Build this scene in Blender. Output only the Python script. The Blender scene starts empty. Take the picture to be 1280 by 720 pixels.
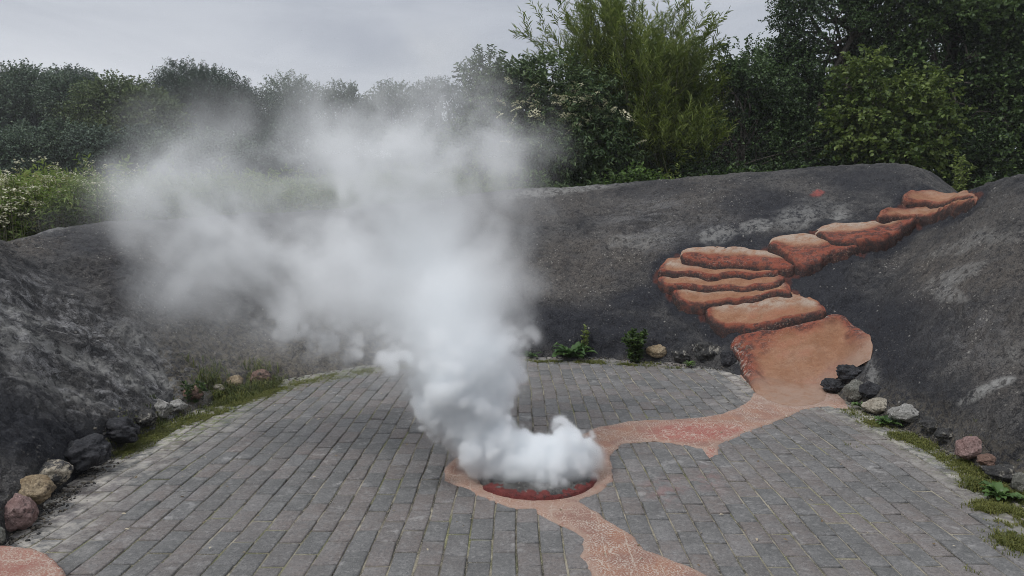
import bpy, math, random
import numpy as np
from mathutils import Vector
from mathutils.bvhtree import BVHTree

random.seed(7)
RNG = np.random.default_rng(11)
SC = bpy.context.scene
COL = SC.collection
# ------------------------------------------------------------------ camera
F, H = 870.0, 1.45
PITCH = math.atan(85.0 / F)
CP, SP = math.cos(PITCH), math.sin(PITCH)


def at(px, py, Y):
    """world point seen at photograph pixel (px, py), at distance Y along the ground"""
    u, w = (px - 640) / F, (360 - py) / F
    dx, dy, dz = u, CP + w * SP, -SP + w * CP
    k = Y / dy
    return np.array([dx * k, Y, H + dz * k])


def on_ground(px, py, z=0.0):
    u, w = (px - 640) / F, (360 - py) / F
    dx, dy, dz = u, CP + w * SP, -SP + w * CP
    k = (z - H) / dz
    return np.array([dx * k, dy * k, z])


def project(P):
    P = np.asarray(P, float)
    x, y, dz = P[..., 0], P[..., 1], P[..., 2] - H
    d = y * CP - dz * SP
    up = y * SP + dz * CP
    d = np.where(np.abs(d) < 1e-4, 1e-4, d)
    return 640 + F * x / d, 360 - F * up / d, d


cam = bpy.data.cameras.new('camera')
cam.sensor_width = 36
cam.lens = 36 * F / 1280
cam.clip_end = 6000
camo = bpy.data.objects.new('camera', cam)
COL.objects.link(camo)
camo.location = (0, 0, H)
camo.rotation_euler = (math.radians(90) - PITCH, 0, 0)
SC.camera = camo

# ------------------------------------------------------------------ helpers


def hash3(ix, iy, iz, seed):
    h = (ix.astype(np.int64) * 374761393 + iy.astype(np.int64) * 668265263 + iz.astype(np.int64) * 2147483647 + seed * 974711) & 0xFFFFFFFF
    h = ((h ^ (h >> 13)) * 1274126177) & 0xFFFFFFFF
    h = ((h ^ (h >> 16)) * 2246822519) & 0xFFFFFFFF
    h = h ^ (h >> 15)
    return (h & 0xFFFFFF) / float(0xFFFFFF) * 2 - 1


def vnoise(P, freq, seed=0):
    Q = np.asarray(P, float) * freq
    I = np.floor(Q)
    Fr = Q - I
    I = I.astype(np.int64)
    W = Fr * Fr * Fr * (Fr * (Fr * 6 - 15) + 10)
    out = 0
    for a in (0, 1):
        for b in (0, 1):
            for c in (0, 1):
                w = (W[..., 0] if a else 1 - W[..., 0]) * (W[..., 1] if b else 1 - W[..., 1]) * (W[..., 2] if c else 1 - W[..., 2])
                out = out + w * hash3(I[..., 0] + a, I[..., 1] + b, I[..., 2] + c, seed)
    return out


def fbm(P, freq, octaves=4, seed=0, gain=0.5):
    s, a = 0, 1.0
    for o in range(octaves):
        s = s + a * vnoise(P, freq * 2.03 ** o, seed + o * 17)
        a *= gain
    return s


def sstep(a, b, x):
    t = np.clip((x - a) / (b - a), 0, 1)
    return t * t * (3 - 2 * t)


def make_mesh(name, V, faces, mat=None, parent=None, smooth=True, attrs=None):
    """faces: list of (k, index array n x k)"""
    me = bpy.data.meshes.new(name)
    V = np.asarray(V, np.float32)
    me.vertices.add(len(V))
    me.vertices.foreach_set('co', V.ravel())
    nl = sum(f.shape[0] * f.shape[1] for f in faces)
    npoly = sum(f.shape[0] for f in faces)
    me.loops.add(nl)
    me.polygons.add(npoly)
    li = np.concatenate([np.asarray(f, np.int32).ravel() for f in faces]) if faces else np.zeros(0, np.int32)
    me.loops.foreach_set('vertex_index', li)
    tot = np.concatenate([np.full(f.shape[0], f.shape[1], np.int32) for f in faces])
    st = np.concatenate([[0], np.cumsum(tot)[:-1]]).astype(np.int32)
    me.polygons.foreach_set('loop_start', st)
    me.polygons.foreach_set('loop_total', tot)
    me.update(calc_edges=True)
    if smooth:
        me.polygons.foreach_set('use_smooth', np.ones(npoly, bool))
    for k, v in (attrs or {}).items():
        a = me.attributes.new(k, 'FLOAT', 'POINT')
        a.data.foreach_set('value', np.asarray(v, np.float32))
    if mat:
        me.materials.append(mat)
    me.validate()
    o = bpy.data.objects.new(name, me)
    COL.objects.link(o)
    if parent is not None:
        o.parent = parent
    return o


def empty(name, loc=(0, 0, 0)):
    o = bpy.data.objects.new(name, None)
    o.empty_display_size = 0.2
    o.location = loc
    COL.objects.link(o)
    return o


def tag(o, label=None, cat=None, group=None, kind=None):
    if label:
        o['label'] = label
    if cat:
        o['category'] = cat
    if group:
        o['group'] = group
    if kind:
        o['kind'] = kind
    return o


def grid_faces(nu, nv, wrap=False):
    i = np.arange(nu - (0 if wrap else 1))[:, None]
    j = np.arange(nv - 1)[None, :]
    i2 = (i + 1) % nu
    q = np.stack([i * nv + j + 0 * i, i2 * nv + j, i2 * nv + j + 1, i * nv + j + 1], -1)
    return q.reshape(-1, 4)


def in_poly(X, Y, poly):
    n = len(poly)
    ins = np.zeros(X.shape, bool)
    j = n - 1
    for i in range(n):
        xi, yi = poly[i][0], poly[i][1]
        xj, yj = poly[j][0], poly[j][1]
        c = ((yi > Y) != (yj > Y)) & (X < (xj - xi) * (Y - yi) / (yj - yi + 1e-12) + xi)
        ins ^= c
        j = i
    return ins


def sdist(X, Y, poly):
    """signed distance to a polygon, positive inside"""
    d = np.full(X.shape, 1e9)
    n = len(poly)
    for i in range(n):
        ax, ay = poly[i][0], poly[i][1]
        bx, by = poly[(i + 1) % n][0], poly[(i + 1) % n][1]
        vx, vy = bx - ax, by - ay
        t = np.clip(((X - ax) * vx + (Y - ay) * vy) / (vx * vx + vy * vy + 1e-12), 0, 1)
        d = np.minimum(d, np.hypot(X - ax - t * vx, Y - ay - t * vy))
    return np.where(in_poly(X, Y, poly), d, -d)


def smooth_poly(poly, it=2):
    P = np.asarray(poly, float)
    for _ in range(it):
        Q = np.roll(P, -1, 0)
        P = np.stack([P * .75 + Q * .25, P * .25 + Q * .75], 1).reshape(-1, P.shape[1])
    return P


# ------------------------------------------------------------------ material kit
class NT:
    def __init__(self, name):
        self.m = bpy.data.materials.new(name)
        self.m.use_nodes = True
        self.t = self.m.node_tree
        self.t.nodes.clear()
        self.out = self.t.nodes.new('ShaderNodeOutputMaterial')

    def n(self, typ, **kw):
        nd = self.t.nodes.new(typ)
        for k, v in kw.items():
            setattr(nd, k, v)
        return nd

    def put(self, sock, v):
        if isinstance(v, bpy.types.NodeSocket):
            self.t.links.new(v, sock)
        elif isinstance(v, (tuple, list)) and len(v) == 3 and sock.type == 'RGBA':
            sock.default_value = (*v, 1)
        else:
            sock.default_value = v

    def pos(self, scale=(1, 1, 1), rot=(0, 0, 0)):
        g = self.n('ShaderNodeTexCoord')
        m = self.n('ShaderNodeMapping')
        self.put(m.inputs['Vector'], g.outputs['Object'])
        m.inputs['Scale'].default_value = scale
        m.inputs['Rotation'].default_value = rot
        return m.outputs[0]

    def noise(self, vec, scale, detail=4, rough=.55, dist=0.0):
        a = self.n('ShaderNodeTexNoise')
        self.put(a.inputs['Vector'], vec)
        a.inputs['Scale'].default_value = scale
        a.inputs['Detail'].default_value = detail
        a.inputs['Roughness'].default_value = rough
        a.inputs['Distortion'].default_value = dist
        return a.outputs['Fac']

    def voro(self, vec, scale, feature='F1', out='Distance'):
        a = self.n('ShaderNodeTexVoronoi', feature=feature)
        self.put(a.inputs['Vector'], vec)
        a.inputs['Scale'].default_value = scale
        return a.outputs[out]

    def ramp(self, fac, a, b, lo=0.0, hi=1.0):
        r = self.n('ShaderNodeMapRange')
        r.interpolation_type = 'SMOOTHSTEP'
        self.put(r.inputs['Value'], fac)
        r.inputs['From Min'].default_value = a
        r.inputs['From Max'].default_value = b
        r.inputs['To Min'].default_value = lo
        r.inputs['To Max'].default_value = hi
        return r.outputs[0]

    def math(self, op, a, b=0.0, clamp=False):
        r = self.n('ShaderNodeMath', operation=op)
        r.use_clamp = clamp
        self.put(r.inputs[0], a)
        self.put(r.inputs[1], b)
        return r.outputs[0]

    def mix(self, fac, a, b, blend='MIX'):
        r = self.n('ShaderNodeMix', data_type='RGBA', blend_type=blend)
        self.put(r.inputs[0], fac)
        self.put(r.inputs[6], a)
        self.put(r.inputs[7], b)
        return r.outputs[2]

    def attr(self, name):
        a = self.n('ShaderNodeAttribute', attribute_name=name)
        return a.outputs['Fac']

    def bump(self, height, strength=.5, dist=.02, normal=None):
        b = self.n('ShaderNodeBump')
        self.put(b.inputs['Height'], height)
        b.inputs['Strength'].default_value = strength
        b.inputs['Distance'].default_value = dist
        if normal is not None:
            self.put(b.inputs['Normal'], normal)
        return b.outputs[0]

    def principled(self, color, rough=.9, normal=None, spec=.3):
        p = self.n('ShaderNodeBsdfPrincipled')
        self.put(p.inputs['Base Color'], color)
        self.put(p.inputs['Roughness'], rough)
        self.put(p.inputs['Specular IOR Level'], spec)
        if normal is not None:
            self.put(p.inputs['Normal'], normal)
        self.t.links.new(p.outputs[0], self.out.inputs['Surface'])
        return p

    def leaf(self, color, trans=.3, rough=.6):
        d = self.n('ShaderNodeBsdfPrincipled')
        self.put(d.inputs['Base Color'], color)
        d.inputs['Roughness'].default_value = rough
        d.inputs['Specular IOR Level'].default_value = .35
        t = self.n('ShaderNodeBsdfTranslucent')
        self.put(t.inputs['Color'], color)
        m = self.n('ShaderNodeMixShader')
        m.inputs[0].default_value = trans
        self.t.links.new(d.outputs[0], m.inputs[1])
        self.t.links.new(t.outputs[0], m.inputs[2])
        self.t.links.new(m.outputs[0], self.out.inputs['Surface'])


# paving brick
def mat_brick():
    k = NT('grey_paving_brick')
    p = k.pos()
    tint, dust, moss = k.attr('tint'), k.attr('dust'), k.attr('moss')
    c = k.mix(k.ramp(tint, .25, .8), (.118, .118, .115), (.172, .146, .134))
    c = k.mix(k.ramp(k.attr('tone'), .0, 1, 0, .6), c, (.235, .225, .222))
    n1 = k.noise(p, 9, 5, .6)
    c = k.mix(k.ramp(n1, .38, .70, 0, .6), c, (.215, .21, .208))
    n0 = k.noise(p, 1.3, 4, .6)
    c = k.mix(k.ramp(n0, .42, .66, 0, .35), c, (.10, .098, .096))
    n4 = k.noise(p, 34, 5, .7)
    c = k.mix(k.ramp(n4, .50, .66, 0, .5), c, (.27, .262, .256))
    n2 = k.noise(p, 70, 5, .7)
    c = k.mix(k.ramp(n2, .30, .62, .55, 0), c, (.045, .047, .052))
    n3 = k.noise(p, 240, 2, .6)
    c = k.mix(k.ramp(n3, .58, .70, 0, .5), c, (.36, .35, .34))
    # pale dry dust in blotches
    bl = k.noise(p, 13, 4, .65, .4)
    wear = k.noise(p, 3.1, 3, .5)
    f = k.math('MULTIPLY', k.ramp(bl, .52, .68), k.ramp(wear, .45, .68, 0, .45))
    c = k.mix(f, c, (.42, .41, .40))
    fd = k.math('MULTIPLY', dust, k.ramp(k.noise(p, 9, 6, .72), .42, .62), True)
    c = k.mix(fd, c, (.40, .375, .335))
    # mossy film
    fm = k.math('MULTIPLY', moss, k.ramp(k.noise(p, 22, 5, .7), .45, .62), True)
    c = k.mix(fm, c, (.13, .16, .045))
    rs = k.math('MULTIPLY', k.attr('red'), k.ramp(k.noise(p, 12, 4, .7), .42, .6), True)
    c = k.mix(rs, c, (.36, .12, .10))
    hgt = k.math('ADD', k.math('MULTIPLY', n2, .6), k.math('MULTIPLY', n3, .35))
    k.principled(c, k.ramp(n1, .3, .7, .62, .92), k.bump(hgt, .55, .006), .35)
    return k.m


def mat_bed():
    k = NT('joint_sand')
    p = k.pos()
    c = k.mix(k.ramp(k.noise(p, 5, 4), .35, .65), (.30, .27, .21), (.10, .09, .07))
    c = k.mix(k.ramp(k.noise(p, 3.3, 5, .7), .44, .60, 0, .9), c, (.035, .034, .030))
    c = k.mix(k.ramp(k.noise(p, 2.2, 4), .50, .66, 0, .8), c, (.14, .15, .055))
    c = k.mix(k.math('MULTIPLY', k.attr('pale'), k.ramp(k.noise(p, 3.6, 5, .75), .42, .60, 0, .7), True), c, (.30, .275, .215))
    c = k.mix(k.ramp(k.noise(p, 160, 3), .5, .7, 0, .7), c, (.42, .38, .30))
    k.principled(c, .95, k.bump(k.noise(p, 140, 3), .6, .004))
    return k.m


def mat_path():
    k = NT('salmon_poured_concrete')
    p = k.pos()
    red = k.attr('red')
    c = k.mix(k.ramp(k.noise(p, 4.5, 4), .38, .62), (.235, .130, .102), (.300, .155, .105))
    c = k.mix(k.math('MULTIPLY', red, .85), c, (.31, .088, .072))
    c = k.mix(k.ramp(k.noise(p, 30, 5, .7), .45, .65, 0, .5), c, (.27, .145, .115))
    # pale worn grit
    g = k.noise(p, 105, 4, .75)
    w = k.noise(p, 6.5, 3, .6)
    c = k.mix(k.math('MULTIPLY', k.ramp(g, .49, .57), k.ramp(w, .38, .58, .25, .85)), c, (.47, .41, .35))
    # crack lines
    wv = k.n('ShaderNodeVectorMath', operation='ADD')
    k.put(wv.inputs[0], p)
    nz = k.n('ShaderNodeTexNoise')
    k.put(nz.inputs['Vector'], p)
    nz.inputs['Scale'].default_value = 9
    sc = k.n('ShaderNodeVectorMath', operation='SCALE')
    k.put(sc.inputs[0], nz.outputs['Color'])
    sc.inputs['Scale'].default_value = .13
    k.put(wv.inputs[1], sc.outputs[0])
    e1 = k.voro(wv.outputs[0], 4.5, 'DISTANCE_TO_EDGE')
    e2 = k.voro(wv.outputs[0], 13, 'DISTANCE_TO_EDGE')
    l1 = k.ramp(e1, .005, .020, .7, 0)
    l2 = k.math('MULTIPLY', k.ramp(e2, .012, .045, .75, 0), k.ramp(k.noise(p, 2.6, 2), .47, .58))
    lines = k.math('MULTIPLY', k.math('MAXIMUM', l1, l2), k.ramp(k.noise(p, 7, 3), .38, .6, .1, 1))
    c = k.mix(k.math('MULTIPLY', lines, k.ramp(k.noise(p, 60, 4, .7), .36, .52)), c, (.52, .46, .39))
    sj = k.n('ShaderNodeSeparateXYZ')
    k.put(sj.inputs[0], p)
    ur = k.math('ADD', k.math('MULTIPLY', sj.outputs[0], math.cos(math.radians(.7)) / .1073), k.math('MULTIPLY', sj.outputs[1], -math.sin(math.radians(.7)) / .1073))
    ur = k.math('ADD', ur, k.math('MULTIPLY', k.noise(p, 1.2, 3), .5))
    fr = k.math('ABSOLUTE', k.math('SUBTRACT', k.math('FRACT', k.math('ADD', ur, 50.3)), .5))
    gj = k.math('MULTIPLY', k.ramp(fr, .462, .49), k.ramp(k.noise(p, 5, 5, .7), .44, .6, 0, .6))
    c = k.mix(gj, c, (.47, .41, .34))
    c = k.mix(k.math('MULTIPLY', k.attr('dust'), k.ramp(k.noise(p, 18, 5, .7), .3, .6), True), c, (.350, .255, .205))
    hh = k.math('ADD', g, k.math('MULTIPLY', lines, -.5))
    k.principled(c, .88, k.bump(hh, .6, .006))
    return k.m


def mat_mound():
    k = NT('dark_sculpted_lava_concrete')
    p = k.pos()
    c = k.mix(k.ramp(k.noise(p, 2.3, 6, .62), .36, .62), (.036, .037, .042), (.118, .113, .110))
    c = k.mix(k.ramp(k.noise(p, 7.5, 5, .65), .48, .64, 0, .6), c, (.155, .148, .142))
    # gravelly, brownish skin
    gr = k.attr('gravel')
    c = k.mix(k.math('MULTIPLY', gr, k.ramp(k.noise(p, 5, 5, .65), .30, .58, .25, 1)), c, (.150, .132, .116))
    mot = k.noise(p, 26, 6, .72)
    c = k.mix(k.ramp(mot, .36, .54, .80, 0), c, (.016, .017, .021))  # dark mottling paints in crevice shade that soft daylight barely gives
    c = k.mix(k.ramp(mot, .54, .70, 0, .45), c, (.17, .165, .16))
    # wandering trowel streaks
    st = k.attr('streak')
    ps = k.pos((1.0, 5.5, 7.0), (0.1, .5, -.75))
    s1 = k.noise(ps, 1.25, 7, .72, 1.1)
    fs = k.math('MULTIPLY', st, k.ramp(s1, .45, .60))
    c = k.mix(fs, c, (.34, .335, .34))
    # cracks and trowel creases
    wn = k.n('ShaderNodeTexNoise')
    k.put(wn.inputs['Vector'], p)
    wn.inputs['Scale'].default_value = 3.2
    wn.inputs['Detail'].default_value = 5
    ws = k.n('ShaderNodeVectorMath', operation='SCALE')
    k.put(ws.inputs[0], wn.outputs['Color'])
    ws.inputs['Scale'].default_value = .42
    wa = k.n('ShaderNodeVectorMath', operation='ADD')
    k.put(wa.inputs[0], p)
    k.put(wa.inputs[1], ws.outputs[0])
    ck = k.voro(wa.outputs[0], 3.4, 'DISTANCE_TO_EDGE')
    crk = k.math('MULTIPLY', k.ramp(ck, .004, .022, 1, 0), k.ramp(k.noise(p, 2.4, 3), .52, .62))
    # black paint
    dk = k.math('MULTIPLY', k.attr('dark'), k.ramp(k.noise(p, 4, 5, .65), .26, .46, .72, 1), True)
    c = k.mix(dk, c, (.025, .027, .036))
    c = k.mix(k.math('MULTIPLY', crk, .40), c, (.012, .012, .014))
    fine = k.noise(p, 110, 5, .75)
    c = k.mix(k.ramp(fine, .40, .52, .75, 0), c, (.014, .014, .017))
    c = k.mix(k.math('MULTIPLY', k.ramp(fine, .54, .66), k.math('ADD', .22, k.math('MULTIPLY', gr, .25))), c, (.23, .22, .205))
    # grit: pale specks
    v = k.voro(p, 38, 'F1', 'Distance')
    rnd = k.voro(p, 38, 'F1', 'Color')
    sx = k.n('ShaderNodeSeparateColor')
    k.put(sx.inputs[0], rnd)
    spk = k.math('MULTIPLY', k.ramp(v, .16, .34, 1, 0), k.ramp(sx.outputs[0], .52, .70))
    dens = k.math('MULTIPLY', k.ramp(k.noise(p, 3.0, 4, .65), .44, .62, .10, .85), k.math('ADD', .34, gr), True)
    c = k.mix(k.math('MULTIPLY', spk, dens), c, (.42, .40, .36))
    v2 = k.voro(p, 15, 'F1', 'Distance')
    r2 = k.n('ShaderNodeSeparateColor')
    k.put(r2.inputs[0], k.voro(p, 15, 'F1', 'Color'))
    sp2 = k.math('MULTIPLY', k.ramp(v2, .08, .2, 1, 0), k.ramp(r2.outputs[1], .86, .93))
    c = k.mix(k.math('MULTIPLY', sp2, .75), c, (.40, .38, .35))
    # chalky bloom and pale mortar
    pl = k.math('MULTIPLY', k.attr('pale'), k.ramp(k.noise(p, 13, 7, .75), .40, .56, .05, 1), True)
    c = k.mix(pl, c, (.37, .365, .35))
    c = k.mix(k.math('MULTIPLY', k.attr('red'), k.ramp(k.noise(p, 30, 4), .3, .5)), c, (.42, .10, .085))
    c = k.mix(k.math('MULTIPLY', k.attr('rust'), k.ramp(k.noise(p, 14, 5, .7), .34, .52, .35, 1)), c, (.115, .040, .030))
    fl = k.math('MULTIPLY', k.attr('sand'), k.ramp(k.noise(p, 30, 5, .7), .42, .6), True)
    c = k.mix(fl, c, (.19, .165, .125))
    h1 = k.math('ADD', k.math('MULTIPLY', k.noise(p, 16, 7, .68), 1.0), k.math('MULTIPLY', fine, .28))
    h1 = k.math('ADD', h1, k.math('MULTIPLY', spk, .12))
    h1 = k.math('ADD', h1, k.math('MULTIPLY', fs, .25))
    h1 = k.math('SUBTRACT', h1, k.math('MULTIPLY', crk, .2))
    k.principled(c, k.ramp(mot, .3, .7, .68, .95), k.bump(h1, 1.0, .06), .35)
    return k.m


def mat_step():
    k = NT('rust_red_lava_concrete')
    p = k.pos()
    lip, edge, chalk = k.attr('lip'), k.attr('edge'), k.attr('chalk')
    n1 = k.noise(p, 6, 6, .7)
    c = k.mix(k.ramp(n1, .36, .64), (.245, .115, .060), (.325, .175, .105))
    c = k.mix(k.ramp(k.noise(p, 3.1, 4), .5, .66, 0, .55), c, (.28, .100, .055))
    c = k.mix(k.math('MULTIPLY', chalk, k.ramp(k.noise(p, 9, 5, .7), .34, .58, .1, 1), True), c, (.37, .295, .235))
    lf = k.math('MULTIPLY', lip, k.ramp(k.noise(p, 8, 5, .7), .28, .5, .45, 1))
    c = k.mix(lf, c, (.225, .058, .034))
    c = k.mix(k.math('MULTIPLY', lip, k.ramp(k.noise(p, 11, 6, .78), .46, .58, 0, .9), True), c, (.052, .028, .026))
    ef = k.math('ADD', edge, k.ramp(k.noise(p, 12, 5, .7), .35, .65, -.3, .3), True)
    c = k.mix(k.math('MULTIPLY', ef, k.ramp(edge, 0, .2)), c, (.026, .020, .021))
    c = k.mix(k.ramp(k.noise(p, 80, 4, .75), .38, .50, .45, 0), c, (.17, .070, .045))
    c = k.mix(k.math('MULTIPLY', k.ramp(k.noise(p, 60, 4, .75), .55, .64), k.ramp(k.noise(p, 4, 3), .42, .62, .08, .4)), c, (.45, .34, .26))
    c = k.mix(k.math('MULTIPLY', k.attr('rimcrust'), k.ramp(k.noise(p, 30, 5, .75), .52, .60)), c, (.58, .54, .48))
    jf = k.math('MULTIPLY', k.attr('join'), k.ramp(k.noise(p, 10, 6, .72), .30, .56, .35, 1), True)
    c = k.mix(jf, c, (.335, .225, .170))
    h = k.math('ADD', k.noise(p, 20, 7, .70), k.math('MULTIPLY', k.noise(p, 110, 3), .25))
    k.principled(c, .82, k.bump(h, .9, .020), .3)
    return k.m


def mat_stone(name, a, b, patch, pf=.5, scale=9):
    k = NT(name)
    p = k.pos()
    c = k.mix(k.ramp(k.noise(p, scale, 6, .68), .36, .64), a, b)
    c = k.mix(k.ramp(k.noise(p, scale * 1.7, 5, .7, .4), .62 - .2 * pf, .72 - .2 * pf), c, patch)
    c = k.mix(k.ramp(k.noise(p, scale * 9, 4, .7), .36, .52, .6, 0), c, tuple(x * .35 for x in a))
    c = k.mix(k.ramp(k.noise(p, scale * 16, 3, .6), .6, .7, 0, .5), c, tuple(min(1, x * 2.2 + .04) for x in b))
    k.principled(c, .88, k.bump(k.noise(p, scale * 4, 7, .7), .8, .02), .3)
    return k.m


def mat_leaf(name, dark, light, trans=.28, rough=.55, hue=None):
    k = NT(name)
    t = k.attr('tint')
    c = k.mix(k.ramp(t, 0, 1), dark, light)
    if hue:
        c = k.mix(k.ramp(t, .86, 1, 0, .8), c, hue)
    k.leaf(c, trans, rough)
    return k.m


def mat_plain(name, a, b, scale=12, rough=.85, bump=.5):
    k = NT(name)
    p = k.pos()
    n = k.noise(p, scale, 6, .65)
    c = k.mix(k.ramp(n, .35, .65), a, b)
    k.principled(c, rough, k.bump(k.noise(p, scale * 4, 5), bump, .01))
    return k.m


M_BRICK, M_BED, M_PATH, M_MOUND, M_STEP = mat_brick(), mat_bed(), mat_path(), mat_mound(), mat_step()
M_BARK = mat_plain('grey_brown_bark', (.05, .042, .035), (.12, .105, .09), 14)
M_GREENBARK = mat_plain('olive_bark', (.07, .075, .04), (.13, .12, .07), 14)

# ------------------------------------------------------------------ the basin: foot line and crest line
ctl = []   # (foot, crest, bank)


def C(foot, crest, bank):
    ctl.append((np.array(foot, float), np.array(crest, float), bank))


G = on_ground
C((-2.45, .6, 0), (-4.3, .8, 1.05), .05)
C((-2.36, 1.9, 0), (-4.5, 2.2, 1.15), .10)
C(G(-20, 700), (-4.4, 3.8, 1.22), .12)
C(G(70, 618), at(-40, 305, 5.3), .14)
C(G(140, 572), at(10, 300, 6.2), .15)
C(G(225, 520), at(110, 281, 7.4), .09)
C(G(330, 480), at(230, 272, 8.7), .06)
C(G(450, 459), at(400, 263, 9.4), .05)
C(G(560, 451), at(540, 251, 9.8), .05)
C(G(650, 447), at(660, 239, 10.0), .10)
C(G(740, 447), at(780, 229, 10.0), .13)
C(G(840, 453), at(900, 218, 10.0), .11)
C(G(900, 462), at(1010, 211, 10.0), .04)
C(G(940, 474), at(1110, 207, 10.0), .0)
C(G(985, 482), at(1160, 213, 9.7), .0)
C(G(1025, 486), at(1200, 243, 9.0), .0)
C(G(1062, 502), at(1232, 232, 7.9), .06)
C(G(1150, 545), at(1275, 220, 6.7), .10)
C(G(1240, 598), at(1420, 205, 5.5), .10)
C(G(1310, 640), at(1650, 190, 4.4), .08)
C((2.5, 1.6, 0), (5.1, 1.9, 1.8), .05)
C((2.4, .2, 0), (4.9, -.4, 1.5), .03)
C((1.6, -1.6, 0), (3.0, -3.2, .6), .02)
C((0, -2.3, 0), (0, -4.2, .12), .0)
C((-1.6, -1.6, 0), (-3.2, -3.2, .5), .02)
foot_c = np.array([c[0] for c in ctl])
crest_c = np.array([c[1] for c in ctl])
bank_c = np.array([c[2] for c in ctl])
NC = len(ctl)


def spline(A, u):
    A = np.asarray(A, float)
    i = np.floor(u).astype(int)
    f = (u - i)
    if A.ndim > 1:
        f = f[:, None]
    p0, p1, p2, p3 = A[(i - 1) % NC], A[i % NC], A[(i + 1) % NC], A[(i + 2) % NC]
    return .5 * (2 * p1 + (p2 - p0) * f + (2 * p0 - 5 * p1 + 4 * p2 - p3) * f ** 2 + (3 * p1 - p0 - 3 * p2 + p3) * f ** 3)


# dense in the part that shows, sparse behind the camera
ud = np.concatenate([np.linspace(0, 2, 80, endpoint=False), np.linspace(2, 20, 1250, endpoint=False), np.linspace(20, NC, 110, endpoint=False)])
foot, crest, bank = spline(foot_c, ud), spline(crest_c, ud), np.clip(spline(bank_c, ud), 0, 1)
foot[:, 2] = 0
tt = np.concatenate([[-.05, -.02], np.linspace(0, .12, 34, endpoint=False), np.linspace(.12, 1.08, 230, endpoint=False), np.linspace(1.08, 1.55, 24)])
T = tt[None, :]
fx = foot[:, None, :]
dv = (crest - foot)[:, None, :]
XY = fx[..., :2] + dv[..., :2] * T[..., None]
tc = np.clip(T, 0, 1)
zc = crest[:, None, 2]
Z = zc * (1 - (1 - tc) ** 1.55)
Z = Z + bank[:, None] * sstep(0, .045, T) * (1 - tc) ** 1.5
Z = np.where(T > 1, Z - 0.75 * zc ** .5 * np.clip(T - 1, 0, 1) ** 1.35, Z)
Z = np.where(T < 0, -.16, Z)
P = np.concatenate([XY, Z[..., None]], -1)
lim = sstep(.0, .06, T) * 1.0
s_row = ud
lump = fbm(P, .8, 3, 3) * .06 + fbm(P, 2.6, 3, 5) * .022 + fbm(P, 9, 4, 9) * .015
ridge = (np.abs(fbm(P * np.array([1, 1, .6]), 5.5, 4, 31)))
warp = np.stack([fbm(P, 1.7, 3, 201), fbm(P, 1.7, 3, 202), fbm(P, 1.7, 2, 203)], -1) * .12
Qw = (P + warp) * np.array([1, 1, .7])
fold = np.abs(fbm(Qw, 4.2, 4, 211))
lump = lump + (.030 + .035 * sstep(6.5, 4.5, s_row) * sstep(1.5, 2.2, s_row))[:, None] * (np.clip(fold, 0, .8) - .3) * sstep(-.5, .4, vnoise(P, .8, 66)) + np.abs(fbm(Qw, 13, 4, 231)) * .019
lump = lump - .020 * (1 - sstep(0, .22, ridge)) * sstep(.25, .6, .5 + .5 * vnoise(P, .9, 44))
P_smooth = P.copy()
P_smooth[..., 2] += (fbm(P, .8, 3, 3) * .06 + .008) * lim * (1 - .5 * sstep(.85, 1.0, T)) * np.where(T > 1, .6, 1)
P[..., 2] += lump * lim * (1 - .5 * sstep(.85, 1.0, T)) * np.where(T > 1, .6, 1)
# ragged foot
foot_n = fbm(P, 6, 3, 77) * .035 * sstep(.16, .0, T)
nrm = dv[..., :2] / (np.linalg.norm(dv[..., :2], axis=-1, keepdims=True) + 1e-9)
P[..., :2] += nrm * foot_n[..., None]
MV = P.reshape(-1, 3)
ppx, ppy, dep = project(MV)
infr = dep > .3


def blob(cx, cy, rx, ry, rot=0, soft=.6, ns=.5, seed=1):
    a = math.radians(rot)
    dx, dy = ppx - cx, ppy - cy
    u = (dx * math.cos(a) + dy * math.sin(a)) / rx
    v = (-dx * math.sin(a) + dy * math.cos(a)) / ry
    r = np.sqrt(u * u + v * v) + ns * NZ
    return np.where(infr, sstep(1 + soft * .5, 1 - soft, r), 0)


NZ = fbm(MV, 2.2, 4, 55) * .55
mx = lambda *a: np.clip(np.maximum.reduce(a), 0, 1)
A_dark = mx(blob(1090, 420, 105, 75, 15), blob(1010, 355, 70, 40, 0) * .9, blob(730, 415, 130, 34, 4), blob(800, 372, 45, 18, -10),
            blob(930, 310, 75, 30, 20) * .9, blob(960, 258, 70, 26, 0) * .8, blob(1080, 225, 80, 20, 5) * .8, blob(70, 555, 120, 40, 18), blob(20, 520, 60, 30, 20) * .8,
            blob(110, 300, 80, 26, 12) * .7, blob(200, 360, 100, 40, 30) * .75, blob(540, 430, 160, 30) * .8, blob(330, 400, 90, 40) * .6, blob(820, 235, 80, 14) * .5, blob(1130, 480, 90, 30, 20) * .6)
A_grav = mx(blob(740, 330, 110, 50, -8), blob(1215, 330, 110, 52, -12), blob(710, 255, 120, 30, -6) * .6, blob(880, 250, 70, 40) * .7,
            blob(190, 350, 130, 55, 30) * .8, blob(60, 300, 90, 22, -8), blob(360, 440, 120, 36, 10), blob(1260, 430, 70, 80) * .7, blob(1010, 235, 40, 18) * .5, blob(1240, 270, 60, 40) * .6)
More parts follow.
